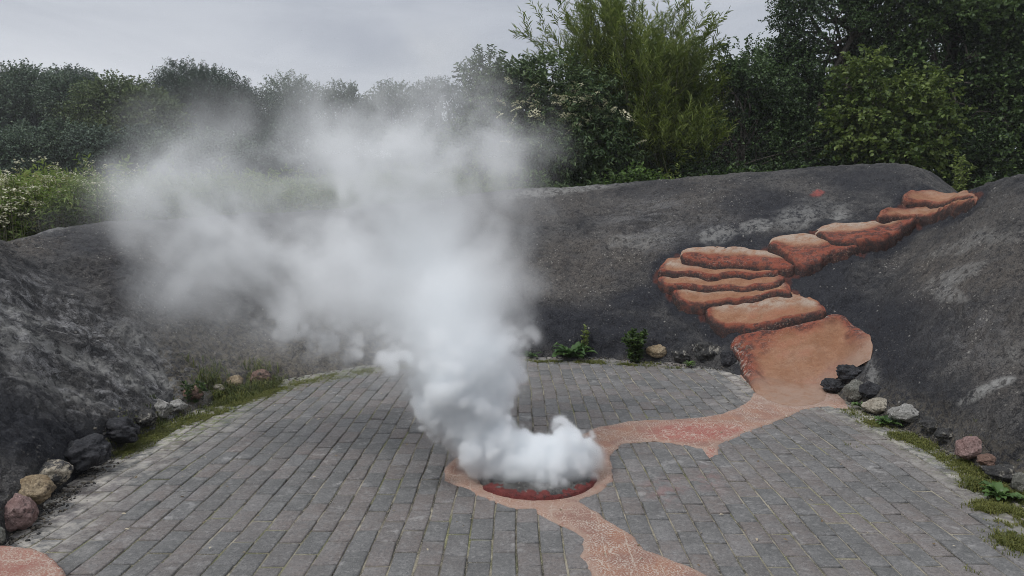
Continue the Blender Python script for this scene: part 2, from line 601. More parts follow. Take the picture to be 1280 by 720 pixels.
A_pale = mx(blob(892, 293, 21, 13, -15, .3, .8) * .6, blob(951, 281, 20, 9, -8, .3, .8) * .6, blob(1000, 272, 45, 18, -12, .6, .9) * .5, blob(1048, 272, 22, 16, -35, .5, .8) * .6,
            blob(1252, 478, 20, 6, -16, .35, .25), blob(1222, 492, 34, 7, -28, .5) * .9, blob(1185, 368, 20, 7, 15, .5, 1.6) * .45, blob(985, 307, 34, 5, -4) * .8,
            blob(1270, 440, 36, 26, 0, .6, .9) * .35, blob(700, 238, 90, 5, -6) * .6, blob(40, 285, 60, 10, -10) * .5, blob(1090, 470, 12, 30) * .55, blob(930, 452, 26, 5) * .8, blob(15, 425, 22, 26, -30) * .5,
            blob(170, 425, 45, 14, 30) * .45, blob(250, 500, 40, 8, -25) * .5, blob(70, 436, 130, 10, 24, .6, .8) * .75, blob(205, 475, 70, 9, 32, .6, .8) * .7, blob(60, 480, 70, 8, 22, .6, .9) * .6, blob(30, 395, 34, 9, 20, .6, .9) * .7, blob(1235, 300, 60, 12, -14, .7, 1.2) * .4, blob(1190, 345, 40, 8, -20, .7, 1.4) * .45, blob(800, 300, 50, 10, -8, .7, 1.2) * .35)
A_strk = mx(blob(90, 440, 170, 70, 24), blob(180, 470, 80, 50, 30), blob(1200, 420, 100, 60, 0) * .25, blob(840, 280, 100, 40) * .35, blob(30, 400, 60, 60))
A_red = blob(1022, 240, 7, 4, -20, .5, 1.8) * .7
s_idx = np.repeat(ud, len(tt))
t_idx = np.tile(tt, len(ud))
A_sand = np.where((s_idx > 15.5) & (s_idx < 20), .7 * sstep(.07, .0, t_idx), 0) + np.where((s_idx > 5) & (s_idx < 8.5), sstep(.35, .05, t_idx) * .9, 0)
mfaces = grid_faces(len(ud), len(tt), wrap=True)[:, ::-1]

# BVH of the slope, to set things down on it
tri_faces = [tuple(int(i) for i in q) for q in mfaces]
bvh = BVHTree.FromPolygons([Vector(v) for v in MV.tolist()], tri_faces)
bvh_smooth = BVHTree.FromPolygons([Vector(v) for v in P_smooth.reshape(-1, 3).tolist()], tri_faces)
CAM = Vector((0, 0, H))


def ray_px(px, py):
    d = at(px, py, 10.0) - np.array([0, 0, H])
    hit = bvh.ray_cast(CAM, Vector(d).normalized())
    if hit[0] is None:
        return np.array(G(px, py)) if py > 285 else None
    g = G(px, py) if py > 280 else None
    if g is not None and (Vector(g) - CAM).length < (hit[0] - CAM).length:
        return np.array(g)
    return np.array(hit[0])


def slope_z(x, y, tree=None):
    hit = (tree or bvh).ray_cast(Vector((x, y, 6)), Vector((0, 0, -1)))
    return max(hit[0].z, 0.0) if hit[0] is not None else 0.0


# ------------------------------------------------------------------ lava staircase
def cr(pts):
    return [(820 + x / 2.571, 220 + y / 2.571) for x, y in pts]


steps = [
    ('landing', cr([(238, 530), (262, 508), (330, 500), (400, 502), (470, 490), (520, 472), (556, 447), (600, 442), (642, 482), (684, 522), (694, 560), (684, 604),
                    (625, 612), (575, 650), (548, 690), (540, 735), (430, 745), (330, 712), (270, 640), (268, 600), (240, 580)]), (.03, .05), .10),
    ('step', cr([(163, 440), (200, 420), (300, 413), (420, 408), (470, 408), (535, 435), (546, 458), (490, 478), (400, 498), (320, 505), (270, 496), (220, 506), (178, 494), (161, 468)]), (.004, .062), .13),
    ('step', cr([(60, 385), (100, 372), (250, 368), (350, 362), (395, 342), (428, 382), (428, 408), (372, 398), (340, 410), (290, 420), (235, 418), (195, 430), (150, 445), (98, 440), (66, 415)]), (.004, .066), .16),
    ('step', cr([(6, 345), (40, 325), (120, 328), (250, 318), (380, 308), (408, 336), (400, 360), (360, 376), (300, 378), (220, 390), (150, 380), (72, 392), (25, 372)]), (.004, .070), .22),
    ('step', cr([(2, 322), (60, 283), (110, 290), (200, 302), (330, 302), (392, 316), (396, 334), (330, 340), (220, 342), (120, 338), (60, 335), (10, 334)]), (.004, .070), .22),
    ('step', cr([(66, 268), (108, 252), (250, 258), (340, 256), (405, 268), (444, 296), (442, 326), (392, 330), (330, 318), (200, 314), (140, 304), (80, 294)]), (.006, .085), .5),
    ('step', cr([(360, 228), (400, 206), (500, 208), (620, 226), (655, 246), (610, 272), (545, 286), (520, 304), (460, 314), (430, 288), (368, 258)]), (.006, .10), .5),
    ('step', cr([(515, 198), (540, 168), (700, 160), (800, 146), (836, 160), (805, 190), (730, 226), (660, 248), (600, 240), (535, 218)]), (.006, .105), .55),
    ('step', cr([(700, 150), (755, 116), (850, 96), (960, 92), (1018, 84), (1014, 110), (935, 138), (860, 158), (800, 160), (715, 164)]), (.006, .09), .2),
    ('step', cr([(782, 100), (816, 58), (860, 52), (1000, 60), (1024, 62), (1020, 92), (960, 100), (840, 112)]), (.006, .08), .2),
]
stair_base = ray_px(1000, 470)
stairs = empty('lava_staircase', (float(stair_base[0]), float(stair_base[1]), 0))
tag(stairs, 'rust red sculpted lava steps curving up the dark slope to the notch in its rim', 'stairs')
halo = np.zeros(len(MV))
sunk = np.zeros(len(MV))
rustm = np.zeros(len(MV))
step_polys = []
for si, (nm, poly, (b0, b1), lipw) in enumerate(steps):
    poly = smooth_poly(poly, 1)
    W = []
    for q in poly:
        h = ray_px(*q)
        if h is None:
            for dy in range(1, 14):
                h = ray_px(q[0], q[1] + dy)
                if h is not None:
                    break
        W.append(h)
    W = np.array([w for w in W if w is not None])
    WP = W[:, :2]
    step = nm == 'step'
    # even boundary, a little wavy
    NB = 460 if step else 620
    cl = np.r_[WP, WP[:1]]
    cum = np.r_[0, np.cumsum(np.linalg.norm(np.diff(cl, axis=0), axis=1))]
    sp = np.linspace(0, cum[-1], NB, endpoint=False)
    B = np.stack([np.interp(sp, cum, cl[:, k]) for k in range(2)], -1)
    for _ in range(6):
        B = .25 * np.roll(B, 1, 0) + .5 * B + .25 * np.roll(B, -1, 0)
    cen_ = B.mean(0)
    out_ = B - cen_
    out_ /= np.linalg.norm(out_, axis=1, keepdims=True)
    B3 = np.c_[B, np.zeros(NB)]
    B = B + out_ * ((.016 if step else .0) + fbm(B3, 3.2, 3, 5 + si) * (.034 if step else .014) + fbm(B3, 14, 2, 50 + si) * (.005 if step else .001))[:, None]
    x0, y0 = B.min(0) - .03
    x1, y1 = B.max(0) + .03
    zz_ = np.array([slope_z(*q) for q in B])
    pl = np.linalg.lstsq(np.c_[B, np.ones(NB)], zz_, rcond=None)[0]
    dn = -pl[:2] / (np.linalg.norm(pl[:2]) + 1e-9)
    dn = dn * .6 + np.array([.0, -1]) * .4
    dn /= np.linalg.norm(dn)
    ax_ = np.array([-dn[1], dn[0]])
    rb, ab_ = B @ dn, B @ ax_
    if step and si < 9:
        # every tread runs back under the lip of the next step up
        backness = np.clip((rb - rb.min()) / np.ptp(rb), 0, 1)
        nb_ = np.roll(B, -3, 0) - np.roll(B, 3, 0)
        nrm_ = np.c_[nb_[:, 1], -nb_[:, 0]]
        nrm_ /= np.linalg.norm(nrm_, axis=1, keepdims=True) + 1e-9
        if (nrm_ * (B - B.mean(0))).sum() < 0:
            nrm_ = -nrm_
        wgt = np.clip(-(nrm_ @ dn), 0, 1)
        for _ in range(12):
            wgt = .25 * np.roll(wgt, 1) + .5 * wgt + .25 * np.roll(wgt, -1)
        B = B - dn * (.085 * wgt)[:, None]
        rb, ab_ = B @ dn, B @ ax_
    a0_, a1_ = ab_.min(), ab_.max()
    gridA = np.linspace(a0_, a1_, 60)
    lo = np.full(60, np.nan)
    hi = np.full(60, np.nan)
    for q in range(NB):
        q2 = (q + 1) % NB
        lo_a, hi_a = sorted((ab_[q], ab_[q2]))
        for g in np.nonzero((gridA >= lo_a - 1e-9) & (gridA <= hi_a + 1e-9))[0]:
            f_ = 0 if hi_a == lo_a else (gridA[g] - ab_[q]) / (ab_[q2] - ab_[q] + 1e-12)
            v_ = rb[q] + (rb[q2] - rb[q]) * np.clip(f_, 0, 1)
            lo[g] = np.nanmin([lo[g], v_])
            hi[g] = np.nanmax([hi[g], v_])
    ok = ~np.isnan(lo)
    lo, hi = np.interp(gridA, gridA[ok], lo[ok]), np.interp(gridA, gridA[ok], hi[ok])
    ker = np.ones(5) / 5
    lo, hi = np.convolve(np.pad(lo, 2, 'edge'), ker, 'valid'), np.convolve(np.pad(hi, 2, 'edge'), ker, 'valid')
    inset = .5 * np.median(hi - lo)
    inset = min(inset, .46 * (a1_ - a0_))
    ca = np.clip(ab_, a0_ + inset, a1_ - inset)
    cr2 = .5 * (np.interp(ca, gridA, lo) + np.interp(ca, gridA, hi))
    Cc = ca[:, None] * ax_ + cr2[:, None] * dn
    Dl = np.linalg.norm(Cc - B, axis=1)
    din = np.array([0, 0, .001, .003, .006, .010, .016, .024, .034, .046, .060, .076])
    rest = np.linspace(.12, 1, 34 if step else 60)
    R1 = np.minimum(din[None, :] / Dl[:, None], .1 * np.linspace(0, 1, 12)[None] ** 1.0 + 0 * Dl[:, None] + .0)
    R1 = np.where(np.arange(12)[None] < 2, 0, R1)
    RHO = np.concatenate([R1, np.broadcast_to(rest, (NB, len(rest)))], 1)
    XYv = B[:, None] + (Cc - B)[:, None] * RHO[..., None]
    XX, YY = XYv[..., 0], XYv[..., 1]
    ZZ = np.array([slope_z(x_, y_, bvh_smooth) for x_, y_ in XYv.reshape(-1, 2)]).reshape(XX.shape)
    ZZ = ZZ + (.016 if step else .004 * sstep(5.8, 6.3, YY))
    sd = np.maximum(sdist(XX, YY, B[::4]), 0)
    sd[:, :2] = 0
    r, a = XX * dn[0] + YY * dn[1], XX * ax_[0] + YY * ax_[1]
    lof, hif = np.interp(a, gridA, lo), np.interp(a, gridA, hi)
    rel = np.clip((r - lof) / (hif - lof + 1e-6), 0, 1)
    N3 = np.stack([XX, YY, ZZ], -1)
    wE = .042 if step else .09
    e = np.clip(sd / wE, 0, 1)
    rnd = np.sqrt(np.clip(1 - (1 - e) ** 2, 0, 1))
    front = sstep(.25, .9, rel)
    # rounded lip along the front, a shallow dish behind it
    roll = (.009 * np.exp(-((sd - .035) / .028) ** 2) * (.12 + .88 * front) - .008 * sstep(.05, .14, sd) * front) if step else .030 * np.exp(-((sd - .07) / .05) ** 2)
    lift = rnd * (b0 + b1 * rel ** 1.3) + roll * e + fbm(N3, 5, 3, 90 + si) * .010 * e + fbm(N3 * np.array([1, 1, 2.2]), 11, 4, 7 + si) * (.0045 + .009 * front * (si in (5, 6, 7, 8))) * e
    if not step:
        gcap = sstep(5.6, 6.35, YY)
        flat_ = np.stack([XX, YY, 0 * XX], -1)
        lift = lift * gcap + (.0150 + fbm(flat_, .7, 3, 16) * .006 + fbm(flat_, 5, 3, 61) * .0018) * (1 - sstep(5.7, 6.4, YY)) * np.clip(sd / .06 + .58, 0, 1)
    lift[:, 0] = -.06
    lift[:, 1] = np.minimum(lift[:, 1], -.004 if step else lift[:, 1])
    ZL = ZZ + lift
    nf = fbm(N3, 4, 3, 300 + si)
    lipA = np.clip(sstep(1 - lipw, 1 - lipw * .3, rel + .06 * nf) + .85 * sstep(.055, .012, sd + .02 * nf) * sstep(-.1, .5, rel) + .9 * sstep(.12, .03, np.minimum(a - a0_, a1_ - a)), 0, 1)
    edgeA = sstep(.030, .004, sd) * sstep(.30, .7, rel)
    chalkA = sstep(.0, .2, rel) * sstep(.66, .3, rel)
    joinA = 0 * sd
    if not step:
        lipA = np.clip(1.0 * sstep(.17, .04, sd + .05 * nf) * sstep(5.75, 6.2, YY) + .7 * sstep(.30, .08, np.hypot(XX - ray_px(937, 440)[0], YY - ray_px(937, 440)[1])), 0, 1)
        edgeA = sstep(.016, .002, sd) * .8 * sstep(5.9, 6.2, YY)
        chalkA = .25 * sstep(.2, .5, sd)
        joinA = sstep(6.25, 5.55, YY + .15 * nf)
    elif si in (5, 6, 7):
        lipA = np.clip(sstep(.30, .5, rel + .05 * nf), 0, 1)
        chalkA = 1.0 * sstep(.45, .15, rel)
    elif si >= 8:
        lipA = lipA * .75
        chalkA = .35 * chalkA
    nl_ = XX.shape[1]
    V = np.stack([XX, YY, ZL], -1).reshape(-1, 3) - np.array(stairs.location)
    qf = grid_faces(NB, nl_, wrap=True)
    if np.cross(B[1] - B[0], Cc[0] - B[0]) < 0:
        qf = qf[:, ::-1]
    make_mesh(nm, V, [qf], M_STEP, stairs, attrs={'lip': lipA.ravel(), 'edge': edgeA.ravel(), 'chalk': chalkA.ravel(), 'join': joinA.ravel(), 'rimcrust': (sstep(.09, .02, sd) * sstep(5.9, 6.3, YY)).ravel() * (0 if step else .45)})
    WP = B
    near = np.nonzero((MV[:, 0] > x0 - .2) & (MV[:, 0] < x1 + .2) & (MV[:, 1] > y0 - .2) & (MV[:, 1] < y1 + .2))[0]
    sdm = sdist(MV[near, 0], MV[near, 1], WP)
    sunk[near] = np.maximum(sunk[near], .035 * sstep(.02, .07, sdm))
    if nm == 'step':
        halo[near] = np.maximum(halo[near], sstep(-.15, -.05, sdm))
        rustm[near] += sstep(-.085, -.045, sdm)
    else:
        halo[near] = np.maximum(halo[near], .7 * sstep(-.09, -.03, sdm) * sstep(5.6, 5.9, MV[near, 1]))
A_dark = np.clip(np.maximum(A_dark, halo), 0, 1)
rustm = np.clip(rustm - 1, 0, 1)
A_pale = A_pale * (1 - .7 * halo)
MV[:, 2] -= sunk          # the bank is hollowed where the steps sit
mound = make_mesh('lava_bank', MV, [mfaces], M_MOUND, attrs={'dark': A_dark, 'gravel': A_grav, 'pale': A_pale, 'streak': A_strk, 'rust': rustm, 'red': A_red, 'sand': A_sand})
tag(mound, kind='structure', label='dark sculpted concrete bank like cooled lava, curving round the paved hollow')

# ------------------------------------------------------------------ ground sheet to the horizon
rings = []
cen = np.array([0.2, 3.0, 0])
NSg = 240
ug = np.linspace(0, NC, NSg, endpoint=False)
fg, cg = spline(foot_c, ug), spline(crest_c, ug)
fg[:, 2] = 0
outz = np.clip(cg[:, 2] - .75 * cg[:, 2] ** .5 * .55 ** 1.35 - .03, 0, 5)
dirg = (cg - fg)[:, :2]
edge = cg[:, :2] + dirg * .5
rd = edge - cen[:2]
rd /= np.linalg.norm(rd, axis=1, keepdims=True)


def ring(xy, z):
    rings.append(np.c_[xy, z])


ring(cen[:2] + (fg[:, :2] - cen[:2]) * .02, np.full(NSg, -.09))
ring(cen[:2] + (fg[:, :2] - cen[:2]) * .6, np.full(NSg, -.09))
ring(fg[:, :2] + dirg * .1, np.full(NSg, -.09))
ring(fg[:, :2] + dirg * .6, np.full(NSg, -.09))
ring(cg[:, :2] + dirg * .3, outz - .35)
ring(edge, outz + .0)
for d in (.6, 1.5, 3, 5, 8, 12, 18, 26, 36, 50, 80, 200, 700, 3000):
    rise = .048 * min(d, 45) if d < 900 else 2.0
    xy = edge + rd * d
    back = sstep(0, 3, xy[:, 1])
    z = outz + rise * back + (fbm(np.c_[xy, 0 * xy[:, 0]], .25, 3, 4) * .12 if d < 60 else 0)
    z = z * sstep(-6, 1, xy[:, 1]) if d < 60 else z
    ring(xy, z)
RV = np.stack(rings, 1).reshape(-1, 3)
nr = len(rings)


def mat_ground():
    k = NT('grassy_soil')
    p = k.pos()
    c = k.mix(k.ramp(k.noise(p, .9, 6, .65), .35, .65), (.05, .075, .022), (.10, .105, .04))
    c = k.mix(k.ramp(k.noise(p, 9, 5), .5, .7, 0, .6), c, (.09, .072, .05))
    k.principled(c, .95, k.bump(k.noise(p, 20, 5), .6, .05))
    return k.m


ground = make_mesh('ground', RV, [grid_faces(NSg, nr, wrap=True)[:, ::-1]], mat_ground())
tag(ground, kind='structure', label='grassy ground running from the hollow to the far trees')
gbvh = BVHTree.FromPolygons([Vector(v) for v in RV.tolist()], [tuple(int(i) for i in q) for q in grid_faces(NSg, nr, wrap=True)])


def land_z(x, y):
    h = gbvh.ray_cast(Vector((x, y, 50)), Vector((0, 0, -1)))
    g = h[0].z if h[0] is not None else 0
    m = bvh.ray_cast(Vector((x, y, 50)), Vector((0, 0, -1)))
    return max(g, m[0].z if m[0] is not None else -9)


# ------------------------------------------------------------------ paving
BW, BL = .1073, .2146
rot = math.radians(-.7)
cr_, sr_ = math.cos(rot), math.sin(rot)
path_px_outer = []


def c8(pts):
    return [(480 + x / 2.769, 460 + y / 2.769) for x, y in pts]


path_poly_px = (c8([(212, 345), (216, 388), (292, 420), (330, 447), (440, 482), (517, 488), (600, 538), (692, 592), (684, 655), (722, 725)]) +
                [(760, 742), (800, 765), (960, 765), (900, 727)] +
                c8([(1120, 722), (1060, 690), (905, 632), (872, 592), (772, 527), (700, 478), (668, 462), (735, 432), (792, 388), (784, 360), (777, 302), (822, 263), (950, 256), (1050, 270), (1102, 286)]) +
                [(884, 572), (892, 574), (898, 568), (897, 557), (925, 545), (958, 531), (1008, 511), (1035, 508), (1062, 512), (1050, 494), (1010, 476), (950, 470), (922, 466), (946, 490), (930, 506), (903, 518), (880, 523), (841, 525), (787, 527), (747, 536), (724, 545), (690, 552), (640, 554), (590, 563), (568, 572)])
PATH = np.array([G(*q)[:2] for q in path_poly_px])

ncol, nrow = 66, 52
bv, bq, at_t, at_tone, at_d, at_m, at_r = [], [], [], [], [], [], []
rows = []
footpoly = foot[(ud > 0)][:, :2]
left_line = np.array([G(*q)[:2] for q in [(0, 690), (60, 640), (120, 600), (170, 570), (230, 540), (300, 500), (370, 476), (460, 462)]])
right_line = np.array([G(*q)[:2] for q in [(1040, 494), (1090, 522), (1150, 552), (1200, 582), (1240, 606), (1300, 650)]])


def poly_dist(X, Y, L):
    d = np.full(np.shape(X), 1e9)
    for i in range(len(L) - 1):
        ax, ay = L[i]
        bx, by = L[i + 1]
        vx, vy = bx - ax, by - ay
        t = np.clip(((X - ax) * vx + (Y - ay) * vy) / (vx * vx + vy * vy), 0, 1)
        d = np.minimum(d, np.hypot(X - ax - t * vx, Y - ay - t * vy))
    return d


bx, by, brand = [], [], []
for c in range(ncol):
    x = (c - ncol / 2) * BW
    off = (.5 if c % 2 else 0) + random.uniform(-.10, .10)
    run = 0
    for r in range(nrow):
        off += random.uniform(-.012, .012)
        bx.append(x)
        by.append((r - 9 + off) * BL)
bx, by = np.array(bx), np.array(by)
cxw, cyw = bx * cr_ - by * sr_, bx * sr_ + by * cr_ + .02
cxw = cxw + .02
ins = in_poly(cxw, cyw, foot[:, :2])
dfoot = sdist(cxw, cyw, foot[::6, :2])
keepb = dfoot > -.12
cxw, cyw, dfoot = cxw[keepb], cyw[keepb], dfoot[keepb]
nb = len(cxw)
R = RNG
gap = .0030
hw = BW / 2 - gap - R.uniform(0, .0022, nb)
hl = BL / 2 - gap - R.uniform(0, .003, nb)
tilt = R.normal(0, .006, (nb, 2))
zb = np.clip(R.normal(0, .0020, nb), -.0032, .005)
ang = rot + R.normal(0, .008, nb)
corn = np.array([[-1, -1], [1, -1], [1, 1], [-1, 1]], float)
V = np.zeros((nb, 16, 3))
for k_, (ins_, zz) in enumerate([(0, -.06), (0, -.0075), (.0022, -.0022), (.0075, 0.0)]):
    for q in range(4):
        jx = R.normal(0, .0011, nb)
        jy = R.normal(0, .0011, nb)
        lx = corn[q, 0] * (hw - ins_) + jx
        ly = corn[q, 1] * (hl - ins_) + jy
        V[:, k_ * 4 + q, 0] = cxw + lx * np.cos(ang) - ly * np.sin(ang)
        V[:, k_ * 4 + q, 1] = cyw + lx * np.sin(ang) + ly * np.cos(ang)
        V[:, k_ * 4 + q, 2] = zz + zb + tilt[:, 0] * lx + tilt[:, 1] * ly
Vf = V.reshape(-1, 3)
base = Vf.copy()
base[:, 2] = 0
Vf[:, 0] += fbm(base, .9, 3, 12) * .016 + vnoise(base, 4, 3) * .003
Vf[:, 1] += fbm(base, .8, 3, 14) * .012
Vf[:, 2] += fbm(base, .7, 3, 16) * .006
fq = []
for l in range(3):
    for q in range(4):
        fq.append([l * 4 + q, l * 4 + (q + 1) % 4, (l + 1) * 4 + (q + 1) % 4, (l + 1) * 4 + q])
fq.append([12, 13, 14, 15])
fq = np.array(fq)
FQ = (np.arange(nb)[:, None, None] * 16 + fq[None]).reshape(-1, 4)
tint = np.repeat(R.uniform(0, 1, nb), 16)
tone = np.repeat(np.clip(R.normal(.2, .25, nb), 0, 1), 16)
dl = poly_dist(Vf[:, 0], Vf[:, 1], left_line)
dr = poly_dist(Vf[:, 0], Vf[:, 1], right_line)
bpx, bpy_, _d = project(Vf)
dust = np.clip(.7 * sstep(.5, .02, dl) * sstep(6.0, 4.6, Vf[:, 1]) + .55 * sstep(.45, .05, dr) + .5 * sstep(.35, .05, np.repeat(dfoot, 16)), 0, 1)
dust = np.clip(dust + .55 * sstep(.30, .02, -sdist(Vf[:, 0], Vf[:, 1], PATH)) * sstep(5.0, 5.6, Vf[:, 1]) * (Vf[:, 0] > 1.6), 0, 1)
moss = np.clip(.9 * sstep(.30, .05, dl) * sstep(4.0, 4.8, Vf[:, 1]) + .5 * sstep(.30, .05, dr), 0, 1)
redst = .25 * sstep(.5, .05, np.hypot(bpx - 885, (bpy_ - 600) * 1.5) / 60) + .25 * sstep(1, .2, np.hypot(bpx - 830, (bpy_ - 612) * 2) / 40)
paving = make_mesh('paving', Vf, [FQ], M_BRICK, smooth=False, attrs={'tint': tint, 'tone': tone, 'dust': dust, 'moss': moss, 'red': redst})
tag(paving, kind='structure', label='grey brick paving on the floor of the hollow')
# sand bed showing in the joints
bxg = np.linspace(-4.2, 4.2, 120)
byg = np.linspace(-2.6, 8.6, 150)
BX, BY = np.meshgrid(bxg, byg, indexing='ij')
BP = np.stack([BX, BY, 0 * BX], -1).reshape(-1, 3)
BP[:, 2] = -.0078 + .0008 * sstep(.2, 1.3, BP[:, 0]) + fbm(BP, .7, 3, 16) * .006 + vnoise(BP, 3.0, 21) * .002
bed = make_mesh('sand_bed', BP, [grid_faces(120, 150)], M_BED, attrs={'pale': .85 * sstep(.2, 1.3, BP[:, 0]) + .6 * sstep(5.2, 6.2, BP[:, 1]) * sstep(-1, .2, BP[:, 0])})
bed.data.flip_normals()
tag(bed, kind='structure', label='pale mossy sand in the joints of the brick paving')


# ------------------------------------------------------------------ the salmon path poured across the bricks
def sheet(name, poly, z, dxy, mat, attrs_fn, wob=.012, thick=.012, parent=None, origin=(0, 0, 0)):
    x0, y0 = poly.min(0) - .03
    x1, y1 = poly.max(0) + .03
    XX, YY = np.meshgrid(np.arange(x0, x1, dxy), np.arange(y0, y1, dxy), indexing='ij')
    N3 = np.stack([XX, YY, 0 * XX], -1)
    sd = sdist(XX + fbm(N3, 8, 3, 3) * wob, YY + fbm(N3, 8, 3, 8) * wob, poly)
    keep = sd > -1.4 * dxy - .006
    g0, g1 = np.gradient(sd, dxy)
    gl = np.hypot(g0, g1) + 1e-6
    mv = np.where(sd < -.006, -.006 - sd, 0)
    XX = XX + g0 / gl * mv
    YY = YY + g1 / gl * mv
    sd = np.maximum(sd, -.006)
    N3 = np.stack([XX, YY, 0 * XX], -1)
    e = np.clip((sd + .006) / .018, 0, 1)
    ZZ = z + fbm(N3, .7, 3, 16) * .006 + fbm(N3, 5, 3, 61) * .0018 - thick * (1 - e) ** 2
    idx = np.full(XX.shape, -1)
    idx[keep] = np.arange(keep.sum())
    q = np.stack([idx[:-1, :-1], idx[1:, :-1], idx[1:, 1:], idx[:-1, 1:]], -1).reshape(-1, 4)
    q = q[(q >= 0).all(1)]
    V = np.stack([XX, YY, ZZ], -1)[keep]
    return make_mesh(name, V - np.array(origin), [q], mat, parent, attrs=attrs_fn(V, sd[keep]))


def path_attr(V, sd):
    px_, py_, _ = project(V)
    red = mx(sstep(1.0, .3, np.hypot((px_ - 860) / 75, (py_ - 540) / 18)), .8 * sstep(1.1, .3, np.hypot((px_ - 905) / 50, (py_ - 540) / 14)), sstep(1.3, .4, np.hypot((px_ - 890) / 12, (py_ - 568) / 8)),
             .7 * sstep(1, .3, np.hypot((px_ - 735) / 22, (py_ - 570) / 18)))
    dust = mx(.8 * sstep(.05, .0, sd), .9 * sstep(1.1, .4, np.hypot((px_ - 1000) / 70, (py_ - 498) / 16)), .6 * sstep(1.05, .9, np.hypot((px_ - 669) / 105, (py_ - 600) / 45)))
    return {'red': red, 'dust': dust}


path = sheet('path', PATH, .0075, .012, M_PATH, path_attr)
tag(path, kind='structure', label='salmon red poured concrete stream winding across the paving past the vent')

# red slab in the near left corner
slab_poly = np.array([G(*q)[:2] for q in [(-120, 735), (-60, 700), (0, 693), (38, 696), (62, 704), (76, 716), (84, 735), (60, 770), (-60, 790), (-140, 780)]])
so = slab_poly.mean(0)


def slab_attr(V, sd):
    return {'red': np.full(len(V), .55), 'dust': .5 * sstep(.25, .0, sd)}


slab = sheet('concrete_slab', smooth_poly(slab_poly, 1), .045, .012, M_PATH, slab_attr, thick=.05, origin=(so[0], so[1], 0))
slab.location = (so[0], so[1], 0)
tag(slab, 'rounded red concrete slab in the near corner of the paving beside the pinkish boulder', 'slab')

# ------------------------------------------------------------------ steam vent
VC = np.array([*G(669, 597)[:2], 0.0])
VR = .325
vent = empty('steam_vent', tuple(VC))
tag(vent, 'round stone steam vent with a broken red rim set in the paving', 'vent')
M_CRUST = mat_stone('mineral_crust', (.060, .058, .056), (.150, .145, .138), (.38, .36, .32), .22, 14)
M_RIM = mat_stone('red_painted_rim', (.125, .030, .028), (.175, .042, .037), (.07, .032, .03), .3, 12)
# crust: a rough raised disc with a hole
na, nr_ = 220, 60
aa = np.linspace(0, 2 * np.pi, na, endpoint=False)
rr = np.concatenate([[.075, .08], np.linspace(.085, VR - .02, nr_ - 6), [VR - .012, VR - .005, VR, VR + .004]])
AA, RR = np.meshgrid(aa, rr, indexing='ij')
zr = np.interp(rr, [0, .075, .08, .10, VR - .06, VR - .02, VR - .005, VR, VR + .004], [-.12, -.12, .012, .028, .032, .030, .025, .014, -.02])
CX, CY = np.cos(AA) * RR, np.sin(AA) * RR
N3 = np.stack([CX, CY, 0 * CX], -1)
ZR = zr[None, :] + (fbm(N3, 14, 4, 5) * .010 + np.abs(fbm(N3, 34, 3, 9)) * .010) * (RR > .085)
sc_ = 1 + .03 * fbm(np.stack([np.cos(AA), np.sin(AA), 0 * AA], -1), 2.5, 3, 8)
make_mesh('crust', np.stack([CX * sc_, CY * sc_, ZR], -1).reshape(-1, 3), [grid_faces(na, len(rr), wrap=True)], M_CRUST, vent)
# red rim: thick broken band round the front
a0, a1 = math.radians(208), math.radians(372)
nseg = 140
sa = np.linspace(a0, a1, nseg)
sec = np.array([(-.014, -.01), (-.014, .026), (-.011, .037), (-.007, .039), (.016, .030), (.021, .026), (.025, .010), (.030, -.01)])
u = np.linspace(0, 1, nseg)
wid = sstep(0, .05, u) * sstep(1, .85, u)
swell = .55 + .45 * sstep(.65, .1, u)
Vr = []
for i in range(nseg):
    n1 = fbm(np.array([[math.cos(sa[i]) * 3, math.sin(sa[i]) * 3, 1.0]]), 2.6, 4, 6)[0] * 1.5
    for (dr_, dz_) in sec:
        inner = (1 - dr_ / .04)
        rad = VR - .004 + (dr_ if dr_ > 0 else dr_ * (1 + 2.2 * swell[i] * (1 + .6 * n1))) * (.35 + .65 * wid[i])
        Vr.append((math.cos(sa[i]) * rad, math.sin(sa[i]) * rad, (dz_ if dz_ < 0 else dz_ * (.7 + .3 * swell[i] + .15 * n1)) * (.45 + .55 * wid[i])))
Vr = np.array(Vr) + fbm(np.array(Vr), 26, 4, 2)[:, None] * .0042
ns_ = len(sec)
rim_q = grid_faces(nseg, ns_)
caps = np.array([list(range(ns_)), [(nseg - 1) * ns_ + j for j in range(ns_)][::-1]])
make_mesh('rim', Vr, [rim_q, caps], M_RIM, vent)
# shaft walls of the opening (dark)
sh = np.stack([np.stack([np.cos(aa) * .076, np.sin(aa) * .076, np.full(na, z)], -1) for z in (.02, -.085)], 1).reshape(-1, 3)
make_mesh('shaft', sh, [grid_faces(na, 2, wrap=True), np.array([[i * 2 + 1 for i in range(na)]])], mat_plain('wet_black_stone', (.015, .015, .016), (.04, .04, .042), 20), vent)

